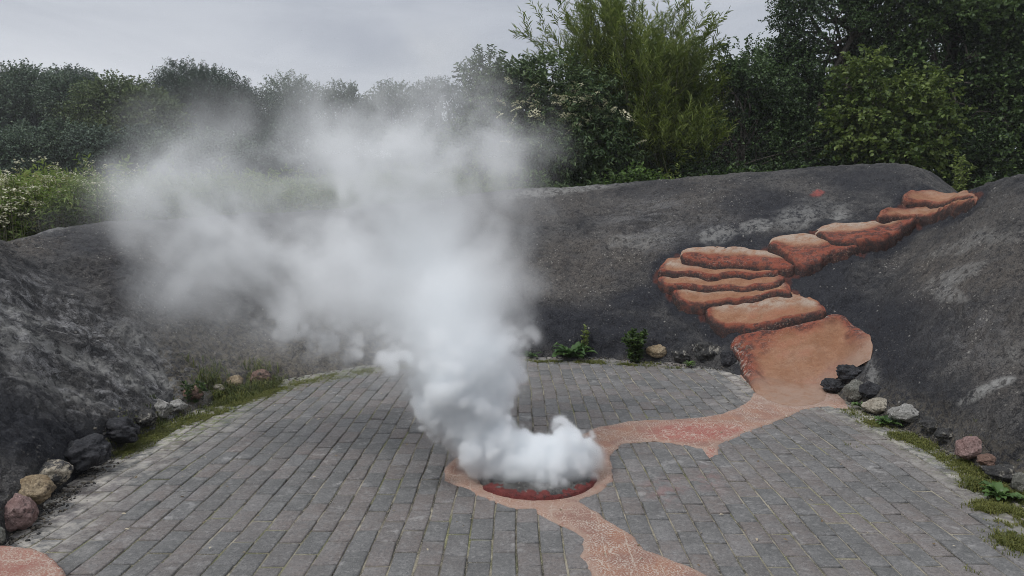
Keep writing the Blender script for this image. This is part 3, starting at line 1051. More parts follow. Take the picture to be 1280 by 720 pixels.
# ------------------------------------------------------------------ rocks along the foot
STONE = {
    'black': mat_stone('black_lava_stone', (.022, .023, .027), (.050, .050, .055), (.10, .10, .105), .15),
    'dark': mat_stone('dark_lichen_stone', (.035, .035, .036), (.075, .073, .07), (.33, .31, .27), .45),
    'tan': mat_stone('tan_stone', (.20, .145, .085), (.34, .27, .18), (.11, .085, .06), .35),
    'pink': mat_stone('pinkish_stone', (.20, .125, .115), (.30, .21, .195), (.09, .065, .062), .35),
    'pale': mat_stone('pale_lichen_stone', (.20, .195, .18), (.38, .37, .35), (.07, .068, .065), .4),
    'grey': mat_stone('grey_mossy_stone', (.12, .12, .105), (.22, .215, .19), (.055, .057, .045), .45),
    'beige': mat_stone('beige_stone', (.24, .21, .165), (.37, .34, .28), (.12, .11, .085), .35),
    'rust': mat_stone('rust_brown_stone', (.14, .085, .065), (.23, .15, .12), (.06, .045, .04), .4),
    'half': mat_stone('half_blackened_stone', (.055, .055, .058), (.09, .088, .085), (.42, .37, .29), .75),
}


def ico(sub):
    import bmesh
    bm = bmesh.new()
    bmesh.ops.create_icosphere(bm, subdivisions=sub, radius=1)
    V = np.array([v.co[:] for v in bm.verts])
    Fc = np.array([[v.index for v in f.verts] for f in bm.faces])
    bm.free()
    return V, Fc


ICO, ICOF = ico(5)


def rock(px, py, wpx, hpx, kind, label, seed, depth=.85, rz=0, rough=1.0, group='stones along the foot of the bank'):
    """a stone whose middle shows at (px, py) and which is wpx by hpx large in the photograph"""
    p = ray_px(px, py + hpx * .40)
    _x, _y, d = project(p)
    s = d / F
    rx, rz_, ry = wpx * s * .5 * 1.02, hpx * s * .5 * 1.06, wpx * s * .5 * depth
    V = ICO.copy()
    rg = np.random.default_rng(seed)
    off = rg.uniform(-50, 50, 3)
    # chipped planes
    for _ in range(9):
        n = rg.normal(size=3)
        n /= np.linalg.norm(n)
        cut = rg.uniform(.66, .9)
        dd = V @ n - cut
        V = V - np.where(dd > 0, dd, 0)[:, None] * n * .8
    rough = 1.7 if kind in ('black', 'dark') else rough
    V = V * (1 + .16 * rough * fbm(V + off, 1.3, 3, seed) + .05 * rough * fbm(V + off, 4.5, 4, seed + 3))[:, None]
    ext = np.abs(V).max(0)
    V = V / ext
    V = V * np.array([rx, ry, rz_])
    c, s_ = math.cos(rz), math.sin(rz)
    V = V @ np.array([[c, s_, 0], [-s_, c, 0], [0, 0, 1]])
    o = make_mesh('stone', V, [ICOF], STONE[kind])
    # ray for the centre, a little in front of the bank
    cpt = at(px, py, p[1] - .0)
    o.location = (cpt[0], p[1] + ry * .5, max(cpt[2], rz_ * .38))
    tag(o, label, 'stone', group)
    return o


rocks = [
    (16, 648, 48, 50, 'pink', 'pinkish boulder at the near left edge of the paving', 1),
    (33, 616, 56, 34, 'tan', 'tan and ochre stone behind the pinkish boulder', 2),
    (56, 596, 54, 32, 'half', 'half blackened stone with a pale end behind the ochre stone', 3),
    (-4, 672, 16, 24, 'grey', 'small greenish stone cut off by the left edge of the frame', 4),
    (92, 574, 68, 44, 'black', 'largest black lava lump at the foot of the left bank', 5),
    (142, 542, 56, 34, 'black', 'black lava lump just before the moss strip begins', 6),
    (176, 526, 34, 24, 'dark', 'dark lump between the black lava and the two pale stones', 7),
    (200, 512, 26, 26, 'pale', 'pale cracked stone leaning on the left bank above the moss', 8),
    (218, 509, 26, 16, 'pale', 'low flat whitish stone beside the pale cracked one', 9),
    (239, 494, 26, 20, 'rust', 'small brown stone half buried in weeds on the left', 10),
    (291, 479, 22, 17, 'tan', 'small tan stone standing in the grass on the left', 11),
    (323, 474, 34, 22, 'rust', 'reddish brown stone at the end of the grassy edge', 12),
    (270, 487, 18, 12, 'beige', 'little beige stone in the grass beside the small tan stone', 27),
    (822, 441, 28, 18, 'tan', 'round tan stone right of the nettle at the back of the paving', 13),
    (853, 445, 28, 18, 'dark', 'lichen spotted stone between the tan stone and the black one at the back', 14),
    (885, 441, 34, 26, 'dark', 'dark stone with white flecks left of the orange landing', 15),
    (911, 450, 20, 22, 'black', 'small black stone touching the left side of the orange landing', 16),
    (1062, 467, 34, 22, 'black', 'black rounded stone topmost of the heap beside the orange landing', 17),
    (1046, 483, 30, 20, 'black', 'black stone lowest of the heap beside the orange landing', 18),
    (1072, 491, 34, 28, 'grey', 'grey mossy stone under the black stones', 19),
    (1090, 489, 30, 22, 'black', 'dark stone wedged behind the grey mossy stone', 20),
    (1101, 509, 38, 20, 'beige', 'flat beige block behind the green weed on the right', 21),
    (1136, 520, 42, 24, 'pale', 'whitish pitted stone beside the flat beige block', 22),
    (1166, 533, 26, 20, 'dark', 'craggy dark stone right of the whitish pitted stone', 23),
    (1184, 545, 30, 18, 'dark', 'low craggy stone in the soil before the pink stone', 24),
    (1219, 562, 36, 28, 'pink', 'pink angular stone at the foot of the right bank', 25),
    (1240, 578, 30, 16, 'rust', 'small flat reddish stone below the pink angular stone', 26),
    (1258, 596, 46, 24, 'dark', 'dark stone with white blotches behind the broad leaved weed', 28),
    (1282, 608, 26, 30, 'grey', 'grey stone cut off by the right edge of the frame', 29),
]
for r_ in rocks:
    rock(*r_[:5], r_[5], r_[6])
# dark knob on the landing
kn = rock(937, 439, 13, 14, 'rust', 'small round knob of rock on the left side of the orange landing', 40)

# ------------------------------------------------------------------ leaves
LEAF = {}


def leaf_tpl(l, w, fold=.25, droop=.15):
    """a leaf along +x, 6 vertices, 2 quads"""
    return np.array([[0, 0, 0], [l * .33, w * .5, fold * w - droop * l * .1], [l * .72, w * .36, fold * w * .7 - droop * l * .5], [l, 0, -droop * l],
                     [l * .72, -w * .36, fold * w * .7 - droop * l * .5], [l * .33, -w * .5, fold * w - droop * l * .1]])


LQ = np.array([[0, 3, 2, 1], [0, 5, 4, 3]])


def frames(D, roll):
    """rotation matrices whose x axis is D"""
    D = D / (np.linalg.norm(D, axis=1, keepdims=True) + 1e-9)
    up = np.tile([0, 0, 1.0], (len(D), 1))
    par = np.abs(D[:, 2]) > .97
    up[par] = [1, 0, 0]
    Yv = np.cross(up, D)
    Yv /= np.linalg.norm(Yv, axis=1, keepdims=True)
    Zv = np.cross(D, Yv)
    c, s = np.cos(roll)[:, None], np.sin(roll)[:, None]
    Y2 = Yv * c + Zv * s
    Z2 = -Yv * s + Zv * c
    return np.stack([D, Y2, Z2], 1)   # rows


class Leaves:
    def __init__(self):
        self.V, self.t = [], []

    def add(self, pos, D, roll, scale, tint, tpl):
        Rm = frames(D, roll)
        V = np.einsum('vk,nkj->nvj', tpl, Rm) * scale[:, None, None] + pos[:, None, :]
        self.V.append(V.reshape(-1, 3))
        self.t.append(np.repeat(tint, len(tpl)))

    def build(self, name, mat, parent=None, origin=(0, 0, 0), extra=None):
        V = np.concatenate(self.V) - np.array(origin)
        t = np.concatenate(self.t)
        n = len(V) // 6
        q = (np.arange(n)[:, None, None] * 6 + LQ[None]).reshape(-1, 4)
        return make_mesh(name, V, [q], mat, parent, smooth=False, attrs={'tint': np.clip(t, 0, 1)})


def twigs(L, pos, D, n, length, tpl, rg, tint0, spread=.9, scale=(.75, 1.2), droop=.25, tvar=.22, flat=.5):
    """n leaves along each of the twigs at pos, pointing along D"""
    N = len(pos)
    D = D / (np.linalg.norm(D, axis=1, keepdims=True) + 1e-9)
    tt_ = (np.arange(n) + .5) / n
    t_ = np.tile(tt_, (N, 1)) + rg.uniform(-.4, .4, (N, n)) / n
    ln = length * rg.uniform(.7, 1.25, (N, 1))
    Pp = pos[:, None, :] + D[:, None, :] * (t_ * ln)[..., None]
    Pp[..., 2] -= droop * ln * t_ ** 2
    side = rg.normal(size=(N, n, 3))
    side[..., 2] *= flat
    side -= (side * D[:, None, :]).sum(-1, keepdims=True) * D[:, None, :]
    side /= np.linalg.norm(side, axis=-1, keepdims=True) + 1e-9
    LD = D[:, None, :] * (1 - .5 * spread) + side * spread
    LD[..., 2] -= droop * .4
    roll = rg.normal(0, .5, N * n)
    sc = rg.uniform(*scale, N * n)
    ti = np.repeat(tint0, n) + rg.normal(0, tvar, N * n)
    L.add(Pp.reshape(-1, 3), LD.reshape(-1, 3), roll, sc, ti, tpl)


def tube(pts, r0, r1, n=6):
    pts = np.asarray(pts, float)
    m = len(pts)
    d = np.gradient(pts, axis=0)
    Rm = frames(d, np.zeros(m))
    rad = np.linspace(r0, r1, m)
    a = np.linspace(0, 2 * np.pi, n, endpoint=False)
    V = pts[:, None, :] + rad[:, None, None] * (np.cos(a)[None, :, None] * Rm[:, 1][:, None, :] + np.sin(a)[None, :, None] * Rm[:, 2][:, None, :])
    i = np.arange(m - 1)[:, None]
    j = np.arange(n)[None, :]
    q = np.stack([i * n + j, i * n + (j + 1) % n, (i + 1) * n + (j + 1) % n, (i + 1) * n + j], -1).reshape(-1, 4)
    return V.reshape(-1, 3), q


def tubes(lst):
    Vs, Qs, o = [], [], 0
    for (pts, r0, r1, n) in lst:
        V, q = tube(pts, r0, r1, n)
        Vs.append(V)
        Qs.append(q + o)
        o += len(V)
    return np.concatenate(Vs), np.concatenate(Qs)


def limb(a, b, bend, rg, n=8):
    a, b = np.asarray(a, float), np.asarray(b, float)
    t = np.linspace(0, 1, n)[:, None]
    L = np.linalg.norm(b - a)
    off = rg.normal(size=3) * bend * L
    off2 = rg.normal(size=3) * bend * L * .4
    return a + (b - a) * t + off * np.sin(t * np.pi) + off2 * np.sin(t * 2 * np.pi)


def crown_points(lobes, n, rg, shell=.45, noise_f=.9, cut=.0, seed=0):
    """points spread through a set of ellipsoids (cx,cy,cz,rx,ry,rz), thinned by a noise so that gaps stay"""
    vol = np.array([l[3] * l[4] + l[3] * l[5] + l[4] * l[5] for l in lobes])
    pk = rg.choice(len(lobes), size=n * 2, p=vol / vol.sum())
    Lb = np.array(lobes)[pk]
    d = rg.normal(size=(n * 2, 3))
    d /= np.linalg.norm(d, axis=1, keepdims=True)
    r = rg.uniform(0, 1, n * 2) ** shell
    P_ = Lb[:, :3] + d * r[:, None] * Lb[:, 3:6]
    nz = fbm(P_, noise_f, 3, seed)
    k = nz > cut - .35 + .25 * rg.normal(size=n * 2) * .5
    P_, d = P_[k][:n], d[k][:n]
    return P_, d


def broadleaf(name, label, group, base, lobes, ntw, tpl, mat, trunk_r, seed, bark=None, nleaf=9, tw=.28, up=.35, tint=(.42, .2), stems=1, shell=.45, cut=0., droop=.25, noise_f=1.1, cat='tree'):
    rg = np.random.default_rng(seed)
    root = empty(name, tuple(base))
    tag(root, label, cat, group)
    b = np.array(base)
    tl = []
    for s in range(stems):
        st = b + np.array([rg.normal() * .12 * (stems > 1), rg.normal() * .12 * (stems > 1), -.15])
        ls = lobes[s::stems]
        top = max(ls, key=lambda l: l[2])
        tip = np.array(top[:3]) + np.array([0, 0, top[5] * .5])
        main = limb(st, tip, .04, rg, 12)
        tl.append((main, trunk_r, trunk_r * .25, 8))
        for l in ls:
            for _ in range(3):
                k = rg.integers(3, 8)
                d = rg.normal(size=3)
                d /= np.linalg.norm(d)
                e = np.array(l[:3]) + d * np.array(l[3:6]) * .75
                lb = limb(main[k], e, .10, rg, 9)
                tl.append((lb, trunk_r * .42, trunk_r * .05, 5))
                for _k in range(3):
                    d2 = rg.normal(size=3) * np.array(l[3:6]) * .35
                    tl.append((limb(lb[rg.integers(3, 8)], e + d2, .1, rg, 6), trunk_r * .14, trunk_r * .03, 4))
    V, q = tubes(tl)
    make_mesh('trunk', V - b, [q], bark or M_BARK, root)
    P_, d = crown_points(lobes, ntw, rg, shell, noise_f, cut, seed)
    D = d * .9 + rg.normal(size=d.shape) * .45
    D[:, 2] += up
    # random clumps come out lighter in leaf colour
    t0 = tint[0] + tint[1] * fbm(P_, 1.4, 2, seed + 5) + rg.normal(0, .06, len(P_))
    L = Leaves()
    twigs(L, P_, D, nleaf, tw, tpl, rg, t0, droop=droop)
    L.build('crown', mat, root, b)
    return root


M_L_HAZEL = mat_leaf('hazel_leaf', (.028, .056, .019), (.135, .205, .062), .25, .5)
M_L_DARK = mat_leaf('hawthorn_leaf', (.024, .048, .020), (.108, .170, .062), .25, .5)
M_L_SAP = mat_leaf('maple_leaf', (.058, .096, .022), (.190, .245, .060), .3, .5)
M_L_ELDER = mat_leaf('elder_leaf', (.038, .074, .028), (.165, .225, .092), .25, .5)
M_L_WILLOW = mat_leaf('willow_leaf', (.095, .138, .018), (.250, .300, .070), .4, .5)
M_L_FAR = mat_leaf('hazed_oak_leaf', (.070, .108, .070), (.165, .210, .135), .2, .7)  # this and next two: leaf colour lightened to paint in distance haze
M_L_FARD = mat_leaf('hazed_poplar_leaf', (.046, .074, .056), (.115, .155, .112), .2, .7)
M_L_FARY = mat_leaf('hazed_ash_leaf', (.080, .115, .045), (.185, .225, .090), .2, .7)
M_L_NETTLE = mat_leaf('nettle_leaf', (.024, .046, .014), (.140, .230, .055), .35, .5)
M_GRASS = mat_leaf('grass_blade', (.060, .085, .018), (.215, .220, .060), .4, .6, (.34, .29, .14))
M_CREAM = mat_leaf('cream_blossom', (.52, .50, .32), (.78, .75, .56), .3, .8)

LH = leaf_tpl(.075, .055)
LDK = leaf_tpl(.050, .036)
LE = leaf_tpl(.085, .034)
LW = leaf_tpl(.125, .0165, .2, .25)


def lobe(px, py, Y, rx, rz, ry=None):
    """an ellipsoid seen at (px, py) with radii rx, rz in photograph pixels"""
    p = at(px, py, Y)
    k = Y / F
    return (*p, rx * k, (ry if ry else rx * .8) * k, rz * k)


def root_at(px, Y):
    x = (px - 640) / F * Y * 1.0
    return (x, Y, land_z(x, Y))


GR = 'trees behind the bank on the right'
broadleaf('tree', 'tall dark tree rising out of the top right corner of the frame', GR, root_at(1225, 13.8),
          [lobe(1230, 40, 13.4, 90, 90), lobe(1150, -20, 13.8, 80, 70), lobe(1290, 130, 13.0, 80, 80), lobe(1170, 110, 13.6, 70, 70), lobe(1330, 20, 13.8, 90, 100), lobe(1240, -110, 14, 110, 70), lobe(1260, 180, 12.8, 70, 45), lobe(1390, 120, 13, 70, 90)],
          8200, LH, M_L_HAZEL, .16, 21, nleaf=10, tw=.32, tint=(.36, .3))
broadleaf('tree', 'tall dark tree whose left edge stands against the sky', GR, root_at(1045, 14.2),
          [lobe(1030, 40, 14.0, 62, 70), lobe(1090, 10, 14.2, 70, 60), lobe(1000, 120, 13.9, 60, 60), lobe(1075, 130, 14.0, 70, 70), lobe(1110, -70, 14.5, 80, 60), lobe(1010, -20, 14.3, 38, 40), lobe(1140, 190, 13.3, 90, 40), lobe(1000, 185, 13.3, 70, 40), lobe(985, 75, 14.0, 30, 30)],
          8600, LDK, M_L_DARK, .14, 22, nleaf=13, tw=.30, tint=(.40, .3))
broadleaf('shrub', 'lighter green maple shrub in front of the tall dark trees', GR, root_at(1115, 12.3),
          [lobe(1115, 150, 12.2, 60, 45), lobe(1085, 95, 12.3, 35, 30), lobe(1150, 120, 12.2, 38, 28), lobe(1070, 160, 12.1, 36, 34), lobe(1125, 190, 12.0, 60, 26), lobe(1060, 115, 12.3, 20, 22), lobe(1175, 150, 12.2, 22, 22)],
          1150, leaf_tpl(.080, .062), M_L_SAP, .035, 23, nleaf=9, tw=.26, tint=(.42, .3), stems=3, cut=.1, cat='shrub')
broadleaf('shrub', 'dark leafy shrub between the willow and the tall dark trees', GR, root_at(930, 13.0),
          [lobe(925, 130, 13.0, 42, 60), lobe(905, 180, 12.8, 46, 40), lobe(960, 150, 13.1, 36, 60), lobe(935, 85, 13.2, 24, 30), lobe(965, 195, 12.8, 50, 28), lobe(912, 75, 13.2, 14, 16), lobe(880, 195, 12.8, 40, 26)],
          3600, LDK, M_L_DARK, .05, 24, nleaf=12, tw=.28, tint=(.48, .3), stems=3, cat='shrub')
for (px_, Y_, lb_, sd_, nt_, lab_) in [
    (900, 19.0, [(900, 150, 60, 50), (850, 170, 50, 40), (960, 130, 60, 60), (930, 190, 80, 40)], 81, 2600, 'dark tree standing behind the gap between the willow and the tall trees'),
    (1200, 19.0, [(1200, 110, 120, 110), (1100, 140, 90, 90), (1290, 150, 80, 80), (1180, 190, 120, 50), (1040, 170, 60, 60)], 82, 4200, 'dark crown deep behind the lighter maple shrub'),
    (730, 18.0, [(730, 165, 60, 50), (680, 180, 50, 40), (790, 180, 60, 44)], 83, 2000, 'dark crown behind the elder shrub and the foot of the willow')]:
    broadleaf('tree', lab_, GR, root_at(px_, Y_), [lobe(a_, b_, Y_, c_, d_) for (a_, b_, c_, d_) in lb_], nt_, leaf_tpl(.09, .066), M_L_DARK, .1, sd_, nleaf=11, tw=.36, tint=(.40, .3))
el = broadleaf('shrub', 'elder shrub with cream flower heads at the edge of the steam', GR, root_at(690, 12.4),
               [lobe(640, 130, 12.6, 48, 52), lobe(690, 120, 12.4, 50, 48), lobe(720, 165, 12.2, 55, 48), lobe(660, 185, 12.3, 50, 40), lobe(610, 105, 12.8, 36, 34), lobe(760, 185, 12.0, 40, 34), lobe(735, 125, 12.2, 40, 32), lobe(690, 200, 12.0, 60, 26), lobe(600, 160, 12.7, 40, 60)],
               3000, LE, M_L_ELDER, .05, 25, nleaf=11, tw=.26, tint=(.42, .3), stems=4, cut=.05, cat='shrub')
# upright leafy shoots along its top
rg = np.random.default_rng(5)
b = np.array(el.location)
for (px, py) in [(597, 62), (626, 78), (655, 74), (641, 92), (612, 82), (581, 86), (672, 92)]:
    p0, p1 = at(px - 2, py + 38, 12.5), at(px, py, 12.5)
    tq = np.linspace(0, 1, 10)[:, None]
    Ls = Leaves()
    twigs(Ls, p0 + (p1 - p0) * tq, np.tile((p1 - p0) / np.linalg.norm(p1 - p0), (10, 1)), 6, .07, leaf_tpl(.075, .026), rg, np.full(10, .6), spread=.75, droop=0)
    Ls.build('shoot', M_L_ELDER, el, b)
# cream flower heads, one mesh copied
fl = Leaves()
nf = 46
fa, fr_ = rg.uniform(0, 6.28, nf), .085 * np.sqrt(rg.uniform(0, 1, nf))
fp = np.stack([np.cos(fa) * fr_, np.sin(fa) * fr_, rg.normal(0, .006, nf) - fr_ ** 2 * 2], -1)
fl.add(fp, np.stack([np.cos(fa), np.sin(fa), .15 + 0 * fa], -1), rg.normal(0, .4, nf), rg.uniform(.7, 1.3, nf), rg.uniform(.2, 1, nf), leaf_tpl(.026, .022, .1, 0))
head0 = None
for k in range(64):
    if k < 34:
        px, py = 712 + rg.normal() * 26 + k * .9, 118 + rg.normal() * 14 + k * .9
    else:
        px, py = rg.uniform(615, 745), rg.uniform(100, 195)
    p = at(px, py, 11.75 + rg.uniform(-.12, .2))
    if head0 is None:
        head0 = fl.build('flower_head', M_CREAM, el)
        o = head0
    else:
        o = head0.copy()
        COL.objects.link(o)
        o.parent = el
    o.location = Vector(p) - el.location
    o.rotation_euler = (rg.uniform(.2, .9), rg.normal() * .35, rg.uniform(0, 6.28))
    o.scale = [rg.uniform(.6, 1.25)] * 3

# willow: a fan of upright whips
wil = empty('willow', root_at(800, 12.9))
tag(wil, 'feathery yellow green willow standing tallest left of the dark trees', 'tree', GR)
wb = np.array(wil.location)
rg = np.random.default_rng(31)
L = Leaves()
tl = []
tips = []
for i in range(118):
    f = rg.uniform()
    if f < .40:
        px, py = rg.normal(742, 26), rg.uniform(-12, 70)
    elif f < .72:
        px, py = rg.normal(835, 26), rg.uniform(10, 80)
    else:
        px, py = rg.uniform(705, 895), rg.uniform(60, 170)
    Y = 12.9 + rg.normal() * .45
    tips.append((px, py, Y))
tips += [(688, 12, 12.9), (672, 34, 12.9), (676, 62, 12.8), (700, 4, 12.9), (720, 0, 12.9), (738, 2, 13), (800, 40, 13), (826, 12, 13), (856, 20, 13), (880, 20, 13), (890, 40, 13), (886, 64, 13), (770, 18, 12.9), (668, 82, 12.8)]
for (px, py, Y) in tips:
    tip = at(px, py, Y)
    st = wb + np.array([rg.normal() * .35 + (px - 795) * .004, rg.normal() * .3, 0])
    t = np.linspace(0, 1, 14)[:, None]
    pts = st + (tip - st) * t
    out = np.array([(px - 790) * .0035, 0, 0])
    pts += -out * np.sin(t * np.pi) * .8 + rg.normal(size=3) * .05 * np.sin(t * np.pi)
    tl.append((pts, .013, .0025, 4))
    m = rg.integers(9, 14)
    tp = rg.uniform(.28, 1.0, m)
    tp[0] = .93
    tp[1:4] = rg.uniform(.7, .97, 3)
    base_ = np.stack([np.interp(tp, t[:, 0], pts[:, k]) for k in range(3)], -1)
    dirn = np.stack([np.interp(tp, t[:, 0], np.gradient(pts[:, k])) for k in range(3)], -1)
    dirn /= np.linalg.norm(dirn, axis=1, keepdims=True)
    D = dirn + rg.normal(size=(m, 3)) * .38
    D[:, 2] += .25
    twigs(L, base_, D, 20, .42, LW, rg, np.full(m, .45) + rg.normal(0, .15, m), spread=.5, droop=.02, scale=(.7, 1.25), flat=1.)
# leafy body of the willow
P_, d = crown_points([lobe(800, 130, 12.8, 70, 60), lobe(860, 130, 12.9, 44, 62), lobe(745, 130, 12.8, 40, 50), lobe(830, 180, 12.6, 76, 36)], 1350, rg, .6, 1.2, .05, 3)
D = d * .3 + rg.normal(size=d.shape) * .25
D[:, 2] += .9
twigs(L, P_, D, 16, .38, LW, rg, .38 + .25 * fbm(P_, 1.5, 2, 8), spread=.55, droop=.05, flat=1.)
V, q = tubes(tl)
make_mesh('trunk', V - wb, [q], M_GREENBARK, wil)
L.build('crown', M_L_WILLOW, wil, wb)

# undergrowth along the crest
rg = np.random.default_rng(41)
L = Leaves()
pp, dd_, tnt = [], [], []
for k in range(1500):
    px = rg.uniform(650, 1010)
    Y = 10.9 + abs(rg.normal()) * .35
    x = (px - 640) / F * Y
    zt = land_z(x, Y)
    hh = (.42 if px < 830 else .26) * rg.uniform(.1, 1) * (1 + .4 * math.sin(px * .05))
    pp.append((x, Y, zt + hh * .9))
    dd_.append((rg.normal() * .6, rg.normal() * .6 - .3, .7))
    tnt.append(.55 + .25 * math.sin(px * .031 + 1) + rg.normal() * .1 if px < 830 else .25)
for k in range(3600):
    px = rg.uniform(600, 1330)
    Y = rg.uniform(11.6, 15.5)
    x = (px - 640) / F * Y
    if px > 1130 and Y < 12.6:
        continue
    pp.append((x, Y, land_z(x, Y) + .85 * rg.uniform(.05, 1)))
    dd_.append((rg.normal() * .6, rg.normal() * .6 - .3, .7))
    tnt.append(.0 + rg.normal() * .08)
twigs(L, np.array(pp), np.array(dd_), 9, .18, leaf_tpl(.065, .038), rg, np.array(tnt), droop=.2)
ug_ = L.build('undergrowth', M_L_NETTLE)
tag(ug_, 'bright green nettles and low plants along the rim of the bank', 'plants', kind='stuff')

# fern like shoots at the notch
def sprig(px, py_top, Y, h, n, label, mat, seed, cat='plant', group=None, wid=.5, tpl=None, name='weed', tint0=.5, base=None, nl=9):
    rg = np.random.default_rng(seed)
    if base is None:
        x = (px - 640) / F * Y
        base = (x, Y, land_z(x, Y))
    root = empty(name, tuple(base))
    tag(root, label, cat, group)
    tl, pos, D = [], [], []
    for i in range(n):
        a = rg.uniform(0, 6.28)
        tip = np.array([math.cos(a) * wid * h * rg.uniform(.2, 1), math.sin(a) * wid * h * rg.uniform(.2, 1), h * rg.uniform(.65, 1)])
        pts = limb((0, 0, -.03), tip, .06, rg, 7)
        tl.append((pts, .005, .0015, 4))
        for k in range(1, 7):
            pos.append(pts[k])
            v = pts[k] - pts[k - 1]
            D.append(v / np.linalg.norm(v) + rg.normal(size=3) * .3)
    V, q = tubes(tl)
    make_mesh('stem', V, [q], M_GREENBARK, root)
    L = Leaves()
    twigs(L, np.array(pos), np.array(D), nl, .16 * h, tpl if tpl is not None else leaf_tpl(.06, .022), rg, np.full(len(pos), tint0), droop=.15, flat=1.)
    L.build('foliage', mat, root)
    return root


sprig(1195, 200, 10.2, .55, 7, 'pale feathery plant growing at the notch above the red steps', M_L_SAP, 3, wid=.35, tint0=.85)
sprig(838, 190, 11.3, .62, 6, 'slender upright plant in front of the willow', M_L_SAP, 4, wid=.3, tint0=.8)
sprig(1222, 215, 9.4, .4, 5, 'low leafy plant on the rim just right of the notch', M_L_NETTLE, 6, wid=.5, tint0=.3)

# ------------------------------------------------------------------ weeds at the foot of the bank
M_L_DOCK = mat_leaf('dock_leaf', (.036, .080, .022), (.110, .190, .055), .3, .4)


def rosette(name, label, px, py, size, n, mat, seed, up=.9, l=1.0, w=.3, tint0=.45, cat='weed', group='weeds at the foot of the bank'):
    """broad leaves fanning out of one root, each a bent strip"""
    rg = np.random.default_rng(seed)
    p = ray_px(px, py)
    root = empty(name, (float(p[0]), float(p[1]) - .02, float(p[2])))
    tag(root, label, cat, group)
    Vs, Qs, ts, o = [], [], [], 0
    for i in range(n):
        a = rg.uniform(0, 6.28)
        ln = size * l * rg.uniform(.55, 1.1)
        wd = ln * w * rg.uniform(.8, 1.2)
        el_ = rg.uniform(.35, 1.25) * up
        m = 9
        t = np.linspace(0, 1, m)
        r = ln * (np.sin(el_) * 0 + np.cos(el_) * t)
        z = ln * np.sin(el_) * (t - .62 * t ** 2.2) + .01
        prof = wd * np.sin(np.clip(t * .93 + .07, 0, 1) * np.pi) ** .75 * (1 - .25 * t)
        c = np.stack([np.cos(a) * r, np.sin(a) * r, z], -1)
        sd_ = np.array([-math.sin(a), math.cos(a), 0])
        wav = .12 * wd * np.sin(t * 16 + rg.uniform(0, 6))
        for s in (-.5, -.25, 0, .25, .5):
            pt = c + sd_ * (prof * s)[:, None]
            pt[:, 2] += prof * (abs(s) ** 1.3) * .5 + wav * abs(s) * 2
            Vs.append(pt)
        g = np.arange(5)[:, None] * m + np.arange(m)[None]
        q = np.stack([g[:-1, :-1], g[1:, :-1], g[1:, 1:], g[:-1, 1:]], -1).reshape(-1, 4) + o
        Qs.append(q)
        ts.append(np.full(5 * m, tint0 + rg.normal() * .2))
        o += 5 * m
    make_mesh('foliage', np.concatenate(Vs), [np.concatenate(Qs)], mat, root, attrs={'tint': np.clip(np.concatenate(ts), 0, 1)})
    return root


rosette('dock_plant', 'broad leaved dock plant, largest weed at the back of the paving', 712, 448, .36, 30, M_L_DOCK, 1, w=.30)
rosette('weed', 'broad leaved weed beside the dark blotched stone on the right', 1246, 622, .15, 26, M_L_DOCK, 2, w=.34, tint0=.6)
rosette('weed', 'low weed spreading under the whitish pitted stone', 1108, 531, .15, 20, M_L_DOCK, 3, w=.34, tint0=.55, up=.7)
rosette('weed', 'leafy weed climbing the gap beside the grey mossy stone', 1078, 512, .13, 14, M_L_DOCK, 4, w=.35, tint0=.7, up=1.1)
rosette('weed', 'small low weed between the dock plant and the steam', 666, 447, .15, 16, M_L_DOCK, 5, w=.3, tint0=.45, up=.7)
rosette('weed', 'small yellowish weed in front of the lichen spotted stone', 860, 458, .12, 24, M_L_NETTLE, 6, w=.16, tint0=.55, up=.9)
gb = ray_px(793, 452)
sprig(793, 0, 0, .29, 20, 'bushy nettle standing right of the dock plant', M_L_NETTLE, 12, cat='weed', group='weeds at the foot of the bank', wid=.42, tpl=leaf_tpl(.048, .028), name='weed', tint0=.3, base=(gb[0], gb[1] - .02, 0.0))
gb = ray_px(730, 440)
sprig(730, 0, 0, .27, 3, 'thin pale flowering stalk rising behind the dock plant', M_L_SAP, 13, cat='weed', group='weeds at the foot of the bank', wid=.12, tpl=leaf_tpl(.03, .016), name='weed', tint0=.95, base=(gb[0], gb[1], gb[2]))
gb = ray_px(240, 500)
sprig(240, 0, 0, .12, 9, 'small dark weed among the stones on the left', M_L_NETTLE, 14, cat='weed', group='weeds at the foot of the bank', wid=.8, tpl=leaf_tpl(.035, .012), name='weed', tint0=.2, base=tuple(gb))

# ------------------------------------------------------------------ grass and moss along the edges
rg = np.random.default_rng(61)
gp, gh, gt = [], [], []


def strip(pts, n, spread, h, tint0, edge_up=0.):
    W = np.array([ray_px(*p) for p in pts])
    seg = np.linalg.norm(np.diff(W[:, :2], axis=0), axis=1)
    cum = np.r_[0, np.cumsum(seg)]
    for s in rg.uniform(0, cum[-1], n):
        p = np.array([np.interp(s, cum, W[:, k]) for k in range(3)])
        p[:2] += rg.normal(size=2) * spread
        if vnoise(p[None] * 1.0, 7, 3)[0] < -.25 + rg.normal() * .2:
            continue
        p[2] = slope_z(p[0], p[1])
        p[:2] += .02 * np.array([vnoise(p[None], 40, 5)[0], vnoise(p[None], 40, 6)[0]])
        t_ = tint0 + rg.normal() * .2
        hh = h * rg.uniform(.4, 1.25)
        for _ in range(4):
            gp.append(p + np.array([rg.normal() * .006, rg.normal() * .006, 0]))
            gh.append(hh * rg.uniform(.5, 1.2))
            gt.append(t_ + rg.normal() * .1)


